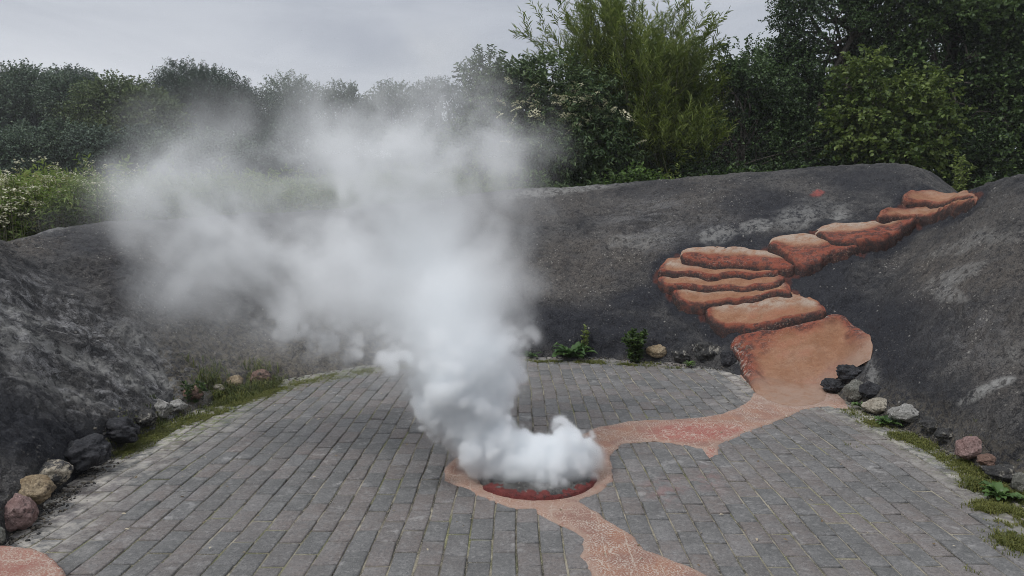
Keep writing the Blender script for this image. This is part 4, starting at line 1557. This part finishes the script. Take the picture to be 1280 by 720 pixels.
strip([(150, 570), (200, 540), (250, 521), (300, 503), (350, 486)], 9000, .045, .020, .62)
strip([(205, 532), (250, 514), (300, 496), (345, 480)], 2600, .05, .045, .40)
strip([(262, 486), (300, 484), (345, 477)], 900, .08, .11, .35)
strip([(350, 485), (400, 474), (470, 462), (560, 455)], 3500, .06, .02, .75)
strip([(640, 452), (760, 452), (830, 456)], 500, .03, .03, .6)
strip([(1120, 543), (1134, 548)], 900, .035, .03, .6)
strip([(1148, 550), (1166, 562)], 900, .03, .025, .65)
strip([(1195, 572), (1206, 580), (1222, 596)], 500, .03, .03, .6)
strip([(1248, 640), (1290, 652)], 4200, .055, .030, .75)
strip([(1062, 512), (1100, 534), (1150, 556), (1200, 584), (1250, 618)], 2600, .035, .022, .65)
strip([(650, 452), (740, 453), (850, 460)], 1200, .03, .025, .55)
strip([(1225, 610), (1275, 625)], 1500, .05, .05, .5)
strip([(1230, 602), (1280, 640)], 700, .05, .03, .55)
strip([(1262, 676), (1300, 690)], 800, .05, .03, .6)
strip([(1060, 514), (1068, 520)], 250, .02, .025, .5)
strip([(1060, 556), (1064, 560)], 220, .015, .02, .6)
strip([(1200, 715), (1215, 719)], 200, .02, .03, .6)
gp, gh, gt = np.array(gp), np.array(gh), np.array(gt)
n = len(gp)
az = rg.uniform(0, 6.28, n)
lean = rg.uniform(.3, 1.75, n)
wd = gh * .022 + .0011
side = np.stack([-np.sin(az), np.cos(az), 0 * az], -1)
fwd = np.stack([np.cos(az), np.sin(az), 0 * az], -1)
up_ = np.array([0, 0, 1.0])
p0 = gp - up_ * .004
p1 = gp + up_ * (gh * .6)[:, None] + fwd * (gh * lean * .25)[:, None]
p2 = gp + up_ * (gh * (1 - .45 * lean))[:, None] + fwd * (gh * lean * .8)[:, None]
V = np.stack([p0 - side * wd[:, None], p0 + side * wd[:, None], p1 + side * wd[:, None] * .8, p1 - side * wd[:, None] * .8, p2], 1).reshape(-1, 3)
i5 = np.arange(n)[:, None] * 5
grass = make_mesh('grass', V, [i5 + np.array([[0, 1, 2, 3]]), i5 + np.array([[3, 2, 4]])], M_GRASS, smooth=False, attrs={'tint': np.clip(np.repeat(gt, 5), 0, .85)})
tag(grass, 'short grass and moss along the edges of the paving', 'grass', kind='stuff')

# pebbles and grit gathered along the foot of the bank
PB, PBF = ico(1)
rg = np.random.default_rng(88)
pv_, pt_ = [], []
for (pts, n_, spd) in [([(0, 686), (40, 655), (90, 612), (150, 566)], 800, .04), ([(150, 560), (230, 512), (330, 478)], 600, .04), ([(660, 448), (760, 448), (905, 460)], 500, .025),
                      ([(1060, 502), (1150, 546), (1240, 598), (1300, 640)], 900, .03), ([(330, 478), (450, 459), (640, 449)], 400, .04)]:
    W = np.array([ray_px(*q) for q in pts])
    cum = np.r_[0, np.cumsum(np.linalg.norm(np.diff(W[:, :2], axis=0), axis=1))]
    for q in rg.uniform(0, cum[-1], n_):
        c = np.array([np.interp(q, cum, W[:, k_]) for k_ in range(3)])
        c[:2] += rg.normal(size=2) * spd
        c[2] = slope_z(c[0], c[1])
        r_ = .003 + .010 * rg.uniform() ** 4
        sh_ = PB * (1 + .25 * rg.normal(size=(len(PB), 1))) * np.array([1.2, .9, .7]) * r_
        a_ = rg.uniform(0, 6.28)
        sh_ = sh_ @ np.array([[math.cos(a_), math.sin(a_), 0], [-math.sin(a_), math.cos(a_), 0], [0, 0, 1]])
        pv_.append(sh_ + c + np.array([0, 0, r_ * .2]))
        pt_.append(np.full(len(PB), rg.uniform()))
npb = len(pv_)
k = NT('mixed_grit')
gc = k.mix(k.ramp(k.attr('tint'), .1, .9), (.04, .04, .04), (.20, .175, .14))
gc = k.mix(k.ramp(k.noise(k.pos(), 120, 4), .4, .6, .5, 0), gc, (.04, .04, .04))
k.principled(gc, .9)
gravel = make_mesh('gravel', np.concatenate(pv_), [(np.arange(npb)[:, None, None] * len(PB) + PBF[None]).reshape(-1, 3)], k.m, attrs={'tint': np.concatenate(pt_)})
tag(gravel, 'grit and small pebbles gathered along the foot of the bank', 'gravel', kind='stuff')
lt = Leaves()
nl2 = 170
lx = rg.uniform(-2.2, 2.7, nl2)
ly = rg.uniform(2.7, 7.0, nl2)
kp = sdist(lx, ly, foot[::6, :2]) > .05
lx, ly = lx[kp], ly[kp]
nl2 = len(lx)
lt.add(np.stack([lx, ly, np.full(nl2, .012)], -1), np.stack([rg.normal(size=nl2), rg.normal(size=nl2), rg.normal(size=nl2) * .15], -1), rg.normal(0, .3, nl2), rg.uniform(.4, 1.2, nl2), rg.uniform(0, 1, nl2), leaf_tpl(.022, .011, .3, .1))
lo_ = lt.build('leaf_litter', mat_leaf('dry_leaf', (.16, .11, .06), (.48, .42, .32), .1, .8))
tag(lo_, 'dry leaf scraps scattered over the paving', 'litter', kind='stuff')

# ------------------------------------------------------------------ meadow on the left
rg = np.random.default_rng(71)
L = Leaves()
FLW = Leaves()
pp, dd_, tn = [], [], []
stems = []
for k in range(9500):
    Y = 7.6 + 15 * rg.uniform() ** 1.7
    px = rg.uniform(-260, 640)
    x = (px - 640) / F * Y
    # keep behind the crest
    cy = np.interp(px, [-260, 0, 110, 230, 400, 640], [5.6, 6.5, 7.8, 9.0, 9.8, 10.4]) + .25
    if Y < cy:
        continue
    z = land_z(x, Y)
    h = rg.uniform(.35, .95) * (.7 if Y < cy + .5 else 1)
    m = 3 if Y < 12 else 2
    for q in range(m):
        f = rg.uniform(.35, 1)
        pp.append((x + rg.normal() * .06, Y + rg.normal() * .06, z + h * f))
        dd_.append((rg.normal() * .5, rg.normal() * .5, .8))
        tn.append(.30 + .35 * f + .15 * rg.normal())
    if px < 190 and Y < 15 and rg.uniform() < (.75 if px < 130 else .3):
        hz = z + h * 1.0 + .1
        nf = 14
        a, r = rg.uniform(0, 6.28, nf), .05 * np.sqrt(rg.uniform(0, 1, nf)) * rg.uniform(.5, 1.2)
        FLW.add(np.stack([x + np.cos(a) * r, Y + np.sin(a) * r, hz + rg.normal(0, .012, nf)], -1), np.stack([np.cos(a), np.sin(a), 0 * a + .2], -1), rg.normal(0, .5, nf), rg.uniform(.7, 1.3, nf), rg.uniform(0, 1, nf), leaf_tpl(.022, .018, .1, 0))
        stems.append((np.array([[x, Y, z], [x, Y, hz]]), .004, .002, 3))
for k_ in range(330):
    px = rg.uniform(-60, 165)
    cy = np.interp(px, [-260, 0, 110, 230, 400, 640], [5.6, 6.5, 7.8, 9.0, 9.8, 10.4]) + .25
    Y = cy + .1 + 3.0 * rg.uniform() ** 1.4
    x = (px - 640) / F * Y
    z = land_z(x, Y)
    hz = z + rg.uniform(.45, .95) * (.62 + .13 * min(Y - cy, 3))
    nf = 16
    a, r = rg.uniform(0, 6.28, nf), .045 * np.sqrt(rg.uniform(0, 1, nf)) * rg.uniform(.6, 1.3)
    FLW.add(np.stack([x + np.cos(a) * r, Y + np.sin(a) * r - .12, hz + rg.normal(0, .010, nf)], -1), np.stack([np.cos(a), np.sin(a), 0 * a + .2], -1), rg.normal(0, .5, nf), rg.uniform(.7, 1.3, nf), rg.uniform(0, 1, nf), leaf_tpl(.024, .020, .1, 0))
    stems.append((np.array([[x, Y - .1, z], [x, Y - .12, hz]]), .004, .002, 3))
twigs(L, np.array(pp), np.array(dd_), 9, .26, leaf_tpl(.085, .020), rg, np.array(tn), droop=.25, flat=1.)
M_L_MEADOW = mat_leaf('meadow_leaf', (.105, .165, .035), (.270, .345, .100), .4, .6, (.32, .31, .14))
md = L.build('meadow', M_L_MEADOW)
tag(md, 'tall green meadow plants behind the left bank', 'plants', kind='stuff')
M_CREAM2 = mat_leaf('hogweed_blossom', (.50, .49, .34), (.75, .73, .58), .3, .8)
fo = FLW.build('wildflowers', M_CREAM2)
tag(fo, 'cream flower heads scattered over the meadow on the left', 'flowers', kind='stuff')
V, q = tubes(stems)
so_ = make_mesh('flower_stems', V, [q], M_GREENBARK, fo)

# ------------------------------------------------------------------ far trees
GF = 'far trees beyond the meadow on the left'
LF = leaf_tpl(.125, .09)
LF2 = leaf_tpl(.15, .055)
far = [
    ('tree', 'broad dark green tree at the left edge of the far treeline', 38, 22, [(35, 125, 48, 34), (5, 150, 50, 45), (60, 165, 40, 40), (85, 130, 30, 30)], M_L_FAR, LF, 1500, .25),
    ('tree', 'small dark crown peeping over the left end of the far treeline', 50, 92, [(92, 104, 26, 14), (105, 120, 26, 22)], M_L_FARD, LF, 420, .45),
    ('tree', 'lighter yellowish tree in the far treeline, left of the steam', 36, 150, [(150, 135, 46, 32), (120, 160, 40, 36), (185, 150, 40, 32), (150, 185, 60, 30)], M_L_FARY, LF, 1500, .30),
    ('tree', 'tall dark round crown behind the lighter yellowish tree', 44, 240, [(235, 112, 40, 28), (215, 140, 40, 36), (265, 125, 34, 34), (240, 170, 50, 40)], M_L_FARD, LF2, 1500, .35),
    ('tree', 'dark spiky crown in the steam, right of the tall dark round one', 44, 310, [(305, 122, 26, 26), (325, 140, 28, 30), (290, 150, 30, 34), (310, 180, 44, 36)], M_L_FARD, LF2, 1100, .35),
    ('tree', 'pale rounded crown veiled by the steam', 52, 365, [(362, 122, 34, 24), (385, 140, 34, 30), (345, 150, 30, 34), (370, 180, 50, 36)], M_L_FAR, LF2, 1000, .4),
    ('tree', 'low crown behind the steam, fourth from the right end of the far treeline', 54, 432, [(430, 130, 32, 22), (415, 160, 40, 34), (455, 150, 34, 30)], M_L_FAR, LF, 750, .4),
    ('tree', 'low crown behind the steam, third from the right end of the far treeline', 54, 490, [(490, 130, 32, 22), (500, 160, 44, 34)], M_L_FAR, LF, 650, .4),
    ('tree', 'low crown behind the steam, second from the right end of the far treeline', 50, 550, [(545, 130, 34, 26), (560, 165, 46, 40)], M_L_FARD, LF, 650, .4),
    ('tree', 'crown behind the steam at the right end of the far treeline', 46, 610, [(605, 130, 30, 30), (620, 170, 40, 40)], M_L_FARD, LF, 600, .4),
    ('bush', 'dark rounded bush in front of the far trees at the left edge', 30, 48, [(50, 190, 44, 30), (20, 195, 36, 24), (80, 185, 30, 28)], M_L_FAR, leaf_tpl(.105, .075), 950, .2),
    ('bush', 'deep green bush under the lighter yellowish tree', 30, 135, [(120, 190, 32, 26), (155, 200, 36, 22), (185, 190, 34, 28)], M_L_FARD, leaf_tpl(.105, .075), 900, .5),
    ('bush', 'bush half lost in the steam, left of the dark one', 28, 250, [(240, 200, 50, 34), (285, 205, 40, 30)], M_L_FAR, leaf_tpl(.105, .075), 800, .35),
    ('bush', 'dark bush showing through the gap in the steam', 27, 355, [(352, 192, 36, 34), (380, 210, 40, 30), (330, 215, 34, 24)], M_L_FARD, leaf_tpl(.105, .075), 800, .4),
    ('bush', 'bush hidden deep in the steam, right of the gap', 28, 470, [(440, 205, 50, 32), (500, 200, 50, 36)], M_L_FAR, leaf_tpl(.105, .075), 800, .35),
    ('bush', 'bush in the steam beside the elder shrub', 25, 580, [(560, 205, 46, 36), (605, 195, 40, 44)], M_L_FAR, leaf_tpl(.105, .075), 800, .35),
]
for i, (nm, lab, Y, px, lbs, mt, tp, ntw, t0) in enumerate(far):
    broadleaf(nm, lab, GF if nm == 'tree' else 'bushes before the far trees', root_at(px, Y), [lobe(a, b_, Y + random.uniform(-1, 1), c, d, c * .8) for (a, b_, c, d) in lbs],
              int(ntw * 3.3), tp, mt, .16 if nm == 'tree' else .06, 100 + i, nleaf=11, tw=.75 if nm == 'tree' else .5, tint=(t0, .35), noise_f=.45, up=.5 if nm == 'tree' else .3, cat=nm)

# thicket that closes the foot of the far treeline
rg = np.random.default_rng(95)
L = Leaves()
pp, dd_, tn = [], [], []
for k_ in range(5200):
    Y = rg.uniform(33, 58)
    x = rg.uniform(-62, 18) * Y / 45
    pp.append((x, Y, land_z(x, Y) + 3.4 * rg.uniform(.02, 1) * (.75 + .25 * math.sin(x * .7))))
    dd_.append((rg.normal() * .7, rg.normal() * .7 - .3, .5))
    tn.append(.25 + rg.normal() * .15)
twigs(L, np.array(pp), np.array(dd_), 9, .75, leaf_tpl(.26, .18), rg, np.array(tn), droop=.2)
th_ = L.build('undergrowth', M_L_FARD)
tag(th_, 'dark undergrowth at the foot of the far treeline', 'plants', kind='stuff')

# ------------------------------------------------------------------ steam
VOX = .0125
lo_ = np.array([-2.95, 3.15, 0.0])
hi_ = np.array([.55, 5.15, 2.75])
N_ = np.round((hi_ - lo_) / VOX).astype(int) + 1
nx, ny, nz = [int(v) for v in N_]
gx, gy, gz = [np.linspace(lo_[k], hi_[k], N_[k]).astype(np.float32) for k in range(3)]


def lat(n_out, cells, phase, rg):
    """cubic interpolation matrix from a random lattice"""
    u = np.linspace(0, cells, n_out) + phase
    i = np.floor(u).astype(int)
    f = u - i
    Wm = np.zeros((n_out, int(cells) + 6), np.float32)
    w = [(-f ** 3 + 3 * f ** 2 - 3 * f + 1) / 6, (3 * f ** 3 - 6 * f ** 2 + 4) / 6, (-3 * f ** 3 + 3 * f ** 2 + 3 * f + 1) / 6, f ** 3 / 6]
    for k in range(4):
        Wm[np.arange(n_out), np.clip(i + k, 0, Wm.shape[1] - 1)] += w[k]
    return Wm


def gnoise(cell, seed, asp=(1, 1, 1)):
    """smooth noise on the steam grid, cell size in metres"""
    rg = np.random.default_rng(seed)
    cx, cy, cz = [(hi_[k] - lo_[k]) / (cell * asp[k]) for k in range(3)]
    Wx, Wy, Wz = lat(nx, cx, rg.uniform(), rg), lat(ny, cy, rg.uniform(), rg), lat(nz, cz, rg.uniform(), rg)
    A = rg.normal(size=(Wx.shape[1], Wy.shape[1], Wz.shape[1])).astype(np.float32)
    A = np.tensordot(Wx, A, (1, 0))
    A = np.tensordot(A, Wy, (1, 1)).transpose(0, 2, 1)
    A = np.tensordot(A, Wz, (2, 1))
    return A / .36


def gather(A, ox, oy, oz):
    """sample A displaced by offsets in metres"""
    ix = np.clip((np.arange(nx, dtype=np.float32)[:, None, None] + ox / VOX + .5).astype(np.int32), 0, nx - 1)
    iy = np.clip((np.arange(ny, dtype=np.float32)[None, :, None] + oy / VOX + .5).astype(np.int32), 0, ny - 1)
    iz = np.clip((np.arange(nz, dtype=np.float32)[None, None, :] + oz / VOX + .5).astype(np.int32), 0, nz - 1)
    return A[ix, iy, iz]


puffs = [  # px, py, radius px, density per metre, distance offset
    (616, 582, 20, 13, .0), (640, 582, 22, 20, -.03), (668, 590, 20, 20, -.06), (692, 582, 24, 18, -.03), (712, 576, 22, 16, -.02), (722, 562, 18, 11, .05), (694, 560, 20, 9, .1), (602, 566, 26, 20, 0), (630, 562, 22, 16, .05),
    (592, 530, 34, 19, .02), (570, 508, 32, 15, .02), (612, 500, 28, 14, .05), (582, 482, 42, 18, .05), (596, 445, 34, 17, .08), (642, 434, 18, 6, .05), (614, 418, 20, 7, .05), (564, 445, 42, 15, .05), (536, 470, 32, 5, 0), (706, 546, 15, 8, .05), (735, 570, 14, 11, .02), (700, 570, 22, 13, .0), (648, 562, 20, 12, .04), (676, 574, 18, 11, .03), (590, 405, 38, 14, .1), (548, 400, 42, 8, .1), (505, 420, 36, 3, .05),
    (572, 360, 48, 11, .15), (515, 360, 56, 9, .15), (588, 315, 44, 8.5, .2), (540, 310, 60, 9, .2), (470, 330, 60, 8, .2), (420, 340, 50, 5, .2), (600, 262, 48, 6.5, .25), (560, 245, 60, 8, .25), (490, 265, 66, 8, .25), (420, 275, 66, 7.5, .25), (350, 285, 60, 6.5, .25),
    (290, 285, 60, 5.5, .25), (235, 265, 50, 4.2, .25), (190, 245, 42, 2.8, .25), (165, 225, 34, 1.5, .25), (578, 190, 56, 7.5, .3), (600, 145, 42, 3.4, .3), (560, 130, 50, 4.6, .3), (500, 190, 60, 5.5, .3), (430, 200, 55, 4.2, .3), (390, 150, 36, 2.0, .3), (300, 215, 44, 3.0, .3), (250, 205, 44, 2.2, .3),
    (250, 335, 55, 4.0, .2), (320, 350, 55, 4.4, .2), (380, 375, 55, 4, .2), (200, 310, 40, 2.0, .2), (290, 400, 50, 1.4, .2), (360, 425, 60, 1.3, .15), (450, 430, 50, 1.8, .1), (480, 460, 40, 1.2, .05), (640, 200, 36, 1.2, .3), (648, 280, 34, 1.3, .25), (650, 320, 24, .6, .2), (560, 88, 42, 3.0, .3), (545, 62, 40, 1.2, .3), (596, 104, 38, 1.6, .3), (500, 120, 48, 3.0, .3), (450, 140, 40, 1.4, .3),
    (270, 150, 36, 1.0, .3), (210, 170, 40, .8, .3), (330, 140, 30, .7, .3), (640, 370, 22, 1.5, .1), (620, 110, 34, .7, .3), (130, 250, 30, .8, .25), (240, 400, 45, .7, .2), (420, 120, 40, .9, .3),
]
env = np.zeros((nx, ny, nz), np.float32)
for (px, py, r, dn_, oy) in puffs:
    c = at(px, py, VC[1] + oy * 1.6)
    rr_ = r * (VC[1] + oy * 1.6) / F * 1.3
    sl = []
    for k, g in enumerate((gx, gy, gz)):
        a0_, a1_ = np.searchsorted(g, c[k] - rr_ * 1.6), np.searchsorted(g, c[k] + rr_ * 1.6)
        sl.append(slice(max(a0_, 0), max(a1_, 0)))
    dx, dy, dz = gx[sl[0]] - c[0], (gy[sl[1]] - c[1]) * .95, gz[sl[2]] - c[2]
    d2 = (dx[:, None, None] ** 2 + dy[None, :, None] ** 2 + dz[None, None, :] ** 2) / rr_ ** 2
    k = np.clip(1 - d2 / 2.2, 0, 1)
    env[sl[0], sl[1], sl[2]] += (dn_ * (1.25 if py > 470 else .33 * (1.45 if px < 450 and py < 400 else 1.0)) * k ** 1.5).astype(np.float32)
hgt = gz[None, None, :]
up = sstep(.30, 1.0, hgt).astype(np.float32)          # 0 at the boiling base, 1 in the drifting cloud
# swirl the envelope
wx = gnoise(.30, 1) * .055 + gnoise(.13, 2) * .026 + gnoise(.06, 7) * .010
wy = gnoise(.30, 3) * .055 + gnoise(.13, 4) * .022
wz = gnoise(.30, 5) * .055 + gnoise(.13, 6) * .026 + gnoise(.06, 8) * .010
env = gather(env, wx * (.55 + .9 * up), wy, wz * (.55 + .9 * up))
# billowing erosion at the base, wisps above
bil = np.abs(gnoise(.10, 21)) + .75 * np.abs(gnoise(.052, 22)) + .55 * np.abs(gnoise(.031, 23))
wis = gnoise(.42, 31) + .62 * gnoise(.20, 32) + .42 * gnoise(.10, 33) + .28 * gnoise(.05, 34) + .18 * gnoise(.028, 35)
wis = gather(wis, wx, wy, wz)
q_ = env * .42 - 3.2 + 3.6 * (bil - 1.45)
lowd = 62 * sstep(0, 4.4, q_).astype(np.float32) ** 1.3 * sstep(.5, 3, env).astype(np.float32)
upd = env * np.clip(.84 + .42 * wis, .08, 2.4)
DEN = lowd * (1 - up) + upd * up
DEN += (.14 * env * np.clip(.6 + .5 * wis, 0, 2)) * (1 - up)
# nothing below the crust, and a soft end at the sides of the box
DEN *= sstep(0.01, .06, hgt)
for ax, n_ in ((0, nx), (1, ny), (2, nz)):
    e = np.minimum(np.arange(n_), np.arange(n_)[::-1]) / 12.0
    sh = [1, 1, 1]
    sh[ax] = n_
    DEN *= np.clip(e, 0, 1).reshape(sh)
DEN[DEN < .02] = 0
del wx, wy, wz, bil, wis, env, lowd, upd

k = NT('white_steam')
pv = k.n('ShaderNodeVolumePrincipled')
pv.inputs['Color'].default_value = (.988, .995, 1.0, 1)
pv.inputs['Density'].default_value = 1.0
pv.inputs['Density Attribute'].default_value = 'density'
pv.inputs['Anisotropy'].default_value = .3
k.t.links.new(pv.outputs[0], k.out.inputs['Volume'])
M_STEAM = k.m

me = bpy.data.meshes.new('steam')
nv = nx * ny * nz
me.vertices.add(nv)
a = me.attributes.new('density', 'FLOAT', 'POINT')
a.data.foreach_set('value', DEN.transpose(2, 1, 0).ravel())     # x runs fastest
me.materials.append(M_STEAM)
steam = bpy.data.objects.new('steam', me)
COL.objects.link(steam)
tag(steam, 'white steam boiling out of the vent and drifting left', 'steam', kind='stuff')
ng = bpy.data.node_groups.new('steam_cloud', 'GeometryNodeTree')
ng.interface.new_socket('Geometry', in_out='INPUT', socket_type='NodeSocketGeometry')
ng.interface.new_socket('Geometry', in_out='OUTPUT', socket_type='NodeSocketGeometry')
gn = ng.nodes
gi, go = gn.new('NodeGroupInput'), gn.new('NodeGroupOutput')
vc = gn.new('GeometryNodeVolumeCube')
vc.inputs['Min'].default_value = tuple(lo_)
vc.inputs['Max'].default_value = tuple(hi_)
vc.inputs['Resolution X'].default_value = nx
vc.inputs['Resolution Y'].default_value = ny
vc.inputs['Resolution Z'].default_value = nz
ps = gn.new('GeometryNodeInputPosition')
sx = gn.new('ShaderNodeSeparateXYZ')
ng.links.new(ps.outputs[0], sx.inputs[0])


def gm(op, a, b):
    m = gn.new('ShaderNodeMath')
    m.operation = op
    for i_, v in enumerate((a, b)):
        if isinstance(v, bpy.types.NodeSocket):
            ng.links.new(v, m.inputs[i_])
        else:
            m.inputs[i_].default_value = v
    return m.outputs[0]


ii = []
for kx in range(3):
    v = gm('MULTIPLY', gm('SUBTRACT', sx.outputs[kx], float(lo_[kx])), float((N_[kx] - 1) / (hi_[kx] - lo_[kx])))
    ii.append(gm('FLOOR', gm('ADD', v, .5), 0.0))
index = gm('ADD', gm('MULTIPLY', gm('ADD', gm('MULTIPLY', ii[2], float(ny)), ii[1]), float(nx)), ii[0])
na_ = gn.new('GeometryNodeInputNamedAttribute')
na_.data_type = 'FLOAT'
na_.inputs['Name'].default_value = 'density'
si_ = gn.new('GeometryNodeSampleIndex')
si_.data_type = 'FLOAT'
si_.domain = 'POINT'
ng.links.new(gi.outputs[0], si_.inputs['Geometry'])
ng.links.new(na_.outputs[0], si_.inputs['Value'])
ng.links.new(index, si_.inputs['Index'])
ng.links.new(si_.outputs[0], vc.inputs['Density'])
sm = gn.new('GeometryNodeSetMaterial')
sm.inputs['Material'].default_value = M_STEAM
ng.links.new(vc.outputs[0], sm.inputs['Geometry'])
ng.links.new(sm.outputs[0], go.inputs[0])
md_ = steam.modifiers.new('steam_cloud', 'NODES')
md_.node_group = ng

# ------------------------------------------------------------------ damp air
k = NT('damp_air')
hv = k.n('ShaderNodeVolumePrincipled')
hv.inputs['Color'].default_value = (.93, .96, 1.0, 1)
hv.inputs['Density'].default_value = .0013
hv.inputs['Anisotropy'].default_value = .3
k.t.links.new(hv.outputs[0], k.out.inputs['Volume'])
hb = np.array([[x, y, z] for x in (-90, 90) for y in (-20, 80) for z in (-2, 20)], float)
haze = make_mesh('haze', hb, [np.array([[0, 1, 3, 2], [4, 6, 7, 5], [0, 4, 5, 1], [2, 3, 7, 6], [0, 2, 6, 4], [1, 5, 7, 3]])], k.m, smooth=False)
tag(haze, 'thin damp air over the hollow', 'haze', kind='stuff')

# ------------------------------------------------------------------ daylight
SUN_EL, SUN_AZ = math.radians(52), math.radians(-128)     # azimuth from +Y towards +X
w = bpy.data.worlds.new('World')
SC.world = w
w.use_nodes = True
nt = w.node_tree
nt.nodes.clear()
wo = nt.nodes.new('ShaderNodeOutputWorld')
bg = nt.nodes.new('ShaderNodeBackground')
sky = nt.nodes.new('ShaderNodeTexSky')
sky.sky_type = 'NISHITA'
sky.sun_disc = False
sky.sun_elevation = SUN_EL
sky.sun_rotation = SUN_AZ
bg.inputs['Strength'].default_value = .1
tcw = nt.nodes.new('ShaderNodeTexCoord')
sepw = nt.nodes.new('ShaderNodeSeparateXYZ')
nt.links.new(tcw.outputs['Generated'], sepw.inputs[0])
mp = nt.nodes.new('ShaderNodeMapping')
mp.inputs['Scale'].default_value = (1.3, 1.3, 6.0)
nt.links.new(tcw.outputs['Generated'], mp.inputs[0])
nz1 = nt.nodes.new('ShaderNodeTexNoise')
nz1.inputs['Scale'].default_value = 1.7
nz1.inputs['Detail'].default_value = 7
nz1.inputs['Roughness'].default_value = .55
nz1.inputs['Distortion'].default_value = .5
nt.links.new(mp.outputs[0], nz1.inputs['Vector'])


def wramp(sock, a, b, lo, hi):
    r = nt.nodes.new('ShaderNodeMapRange')
    r.interpolation_type = 'SMOOTHSTEP'
    nt.links.new(sock, r.inputs[0])
    r.inputs[1].default_value, r.inputs[2].default_value, r.inputs[3].default_value, r.inputs[4].default_value = a, b, lo, hi
    return r.outputs[0]


def wmix(fac, a, b, blend='MIX'):
    m = nt.nodes.new('ShaderNodeMix')
    m.data_type = 'RGBA'
    m.blend_type = blend
    for i_, v in ((0, fac), (6, a), (7, b)):
        if isinstance(v, bpy.types.NodeSocket):
            nt.links.new(v, m.inputs[i_])
        else:
            m.inputs[i_].default_value = v if not isinstance(v, tuple) else (*v, 1)
    return m.outputs[2]


cloud = wmix(wramp(nz1.outputs[0], .36, .64, 0, 1), (4.0, 4.25, 4.8), (5.2, 5.45, 5.95))     # under surface of the cloud deck
hor = wramp(sepw.outputs[2], .10, .20, 1, 0)
lft = wramp(sepw.outputs[0], -.05, -.55, 0, 1)
cloud = wmix(hor, cloud, wmix(wramp(nz1.outputs[0], .40, .62, 0, 1), (5.6, 5.8, 6.2), (7.2, 7.4, 7.7)))
lf2 = nt.nodes.new('ShaderNodeMath')
lf2.operation = 'MULTIPLY'
nt.links.new(lft, lf2.inputs[0])
nt.links.new(wramp(sepw.outputs[2], .13, .30, .8, 0), lf2.inputs[1])
cloud = wmix(lf2.outputs[0], cloud, (7.6, 7.75, 8.1))
zen = wramp(sepw.outputs[2], .32, .95, 0, 1)
cloud = wmix(zen, cloud, (10.0, 10.3, 10.8))                                                     # thinner overhead
skyc = wmix(.93, sky.outputs[0], cloud)
nt.links.new(skyc, bg.inputs['Color'])
nt.links.new(bg.outputs[0], wo.inputs[0])
w.cycles.sampling_method = 'MANUAL'
w.cycles.sample_map_resolution = 512

sl_ = bpy.data.lights.new('sun', 'SUN')
sl_.energy = 1.5
sl_.angle = math.radians(10)
sl_.color = (1, .985, .965)
so2 = bpy.data.objects.new('sun', sl_)
COL.objects.link(so2)
dsun = Vector((math.sin(SUN_AZ) * math.cos(SUN_EL), math.cos(SUN_AZ) * math.cos(SUN_EL), math.sin(SUN_EL)))
so2.rotation_euler = dsun.to_track_quat('Z', 'Y').to_euler()

SC.view_settings.view_transform = 'Standard'
SC.view_settings.look = 'None'
SC.view_settings.exposure = .12
SC.view_settings.gamma = 1
SC.view_settings.use_curve_mapping = False
cy_ = SC.cycles
cy_.volume_step_rate = 1.6
cy_.volume_max_steps = 400
cy_.volume_bounces = 28
cy_.max_bounces = 30
cy_.diffuse_bounces = 3
cy_.glossy_bounces = 2
cy_.transmission_bounces = 4
cy_.use_adaptive_sampling = True
cy_.adaptive_threshold = .006
cy_.filter_width = .9
cy_.use_denoising = True
try:
    cy_.denoiser = 'OPENIMAGEDENOISE'
    cy_.denoising_input_passes = 'RGB_ALBEDO_NORMAL'
    cy_.denoising_prefilter = 'FAST'
except Exception:
    pass
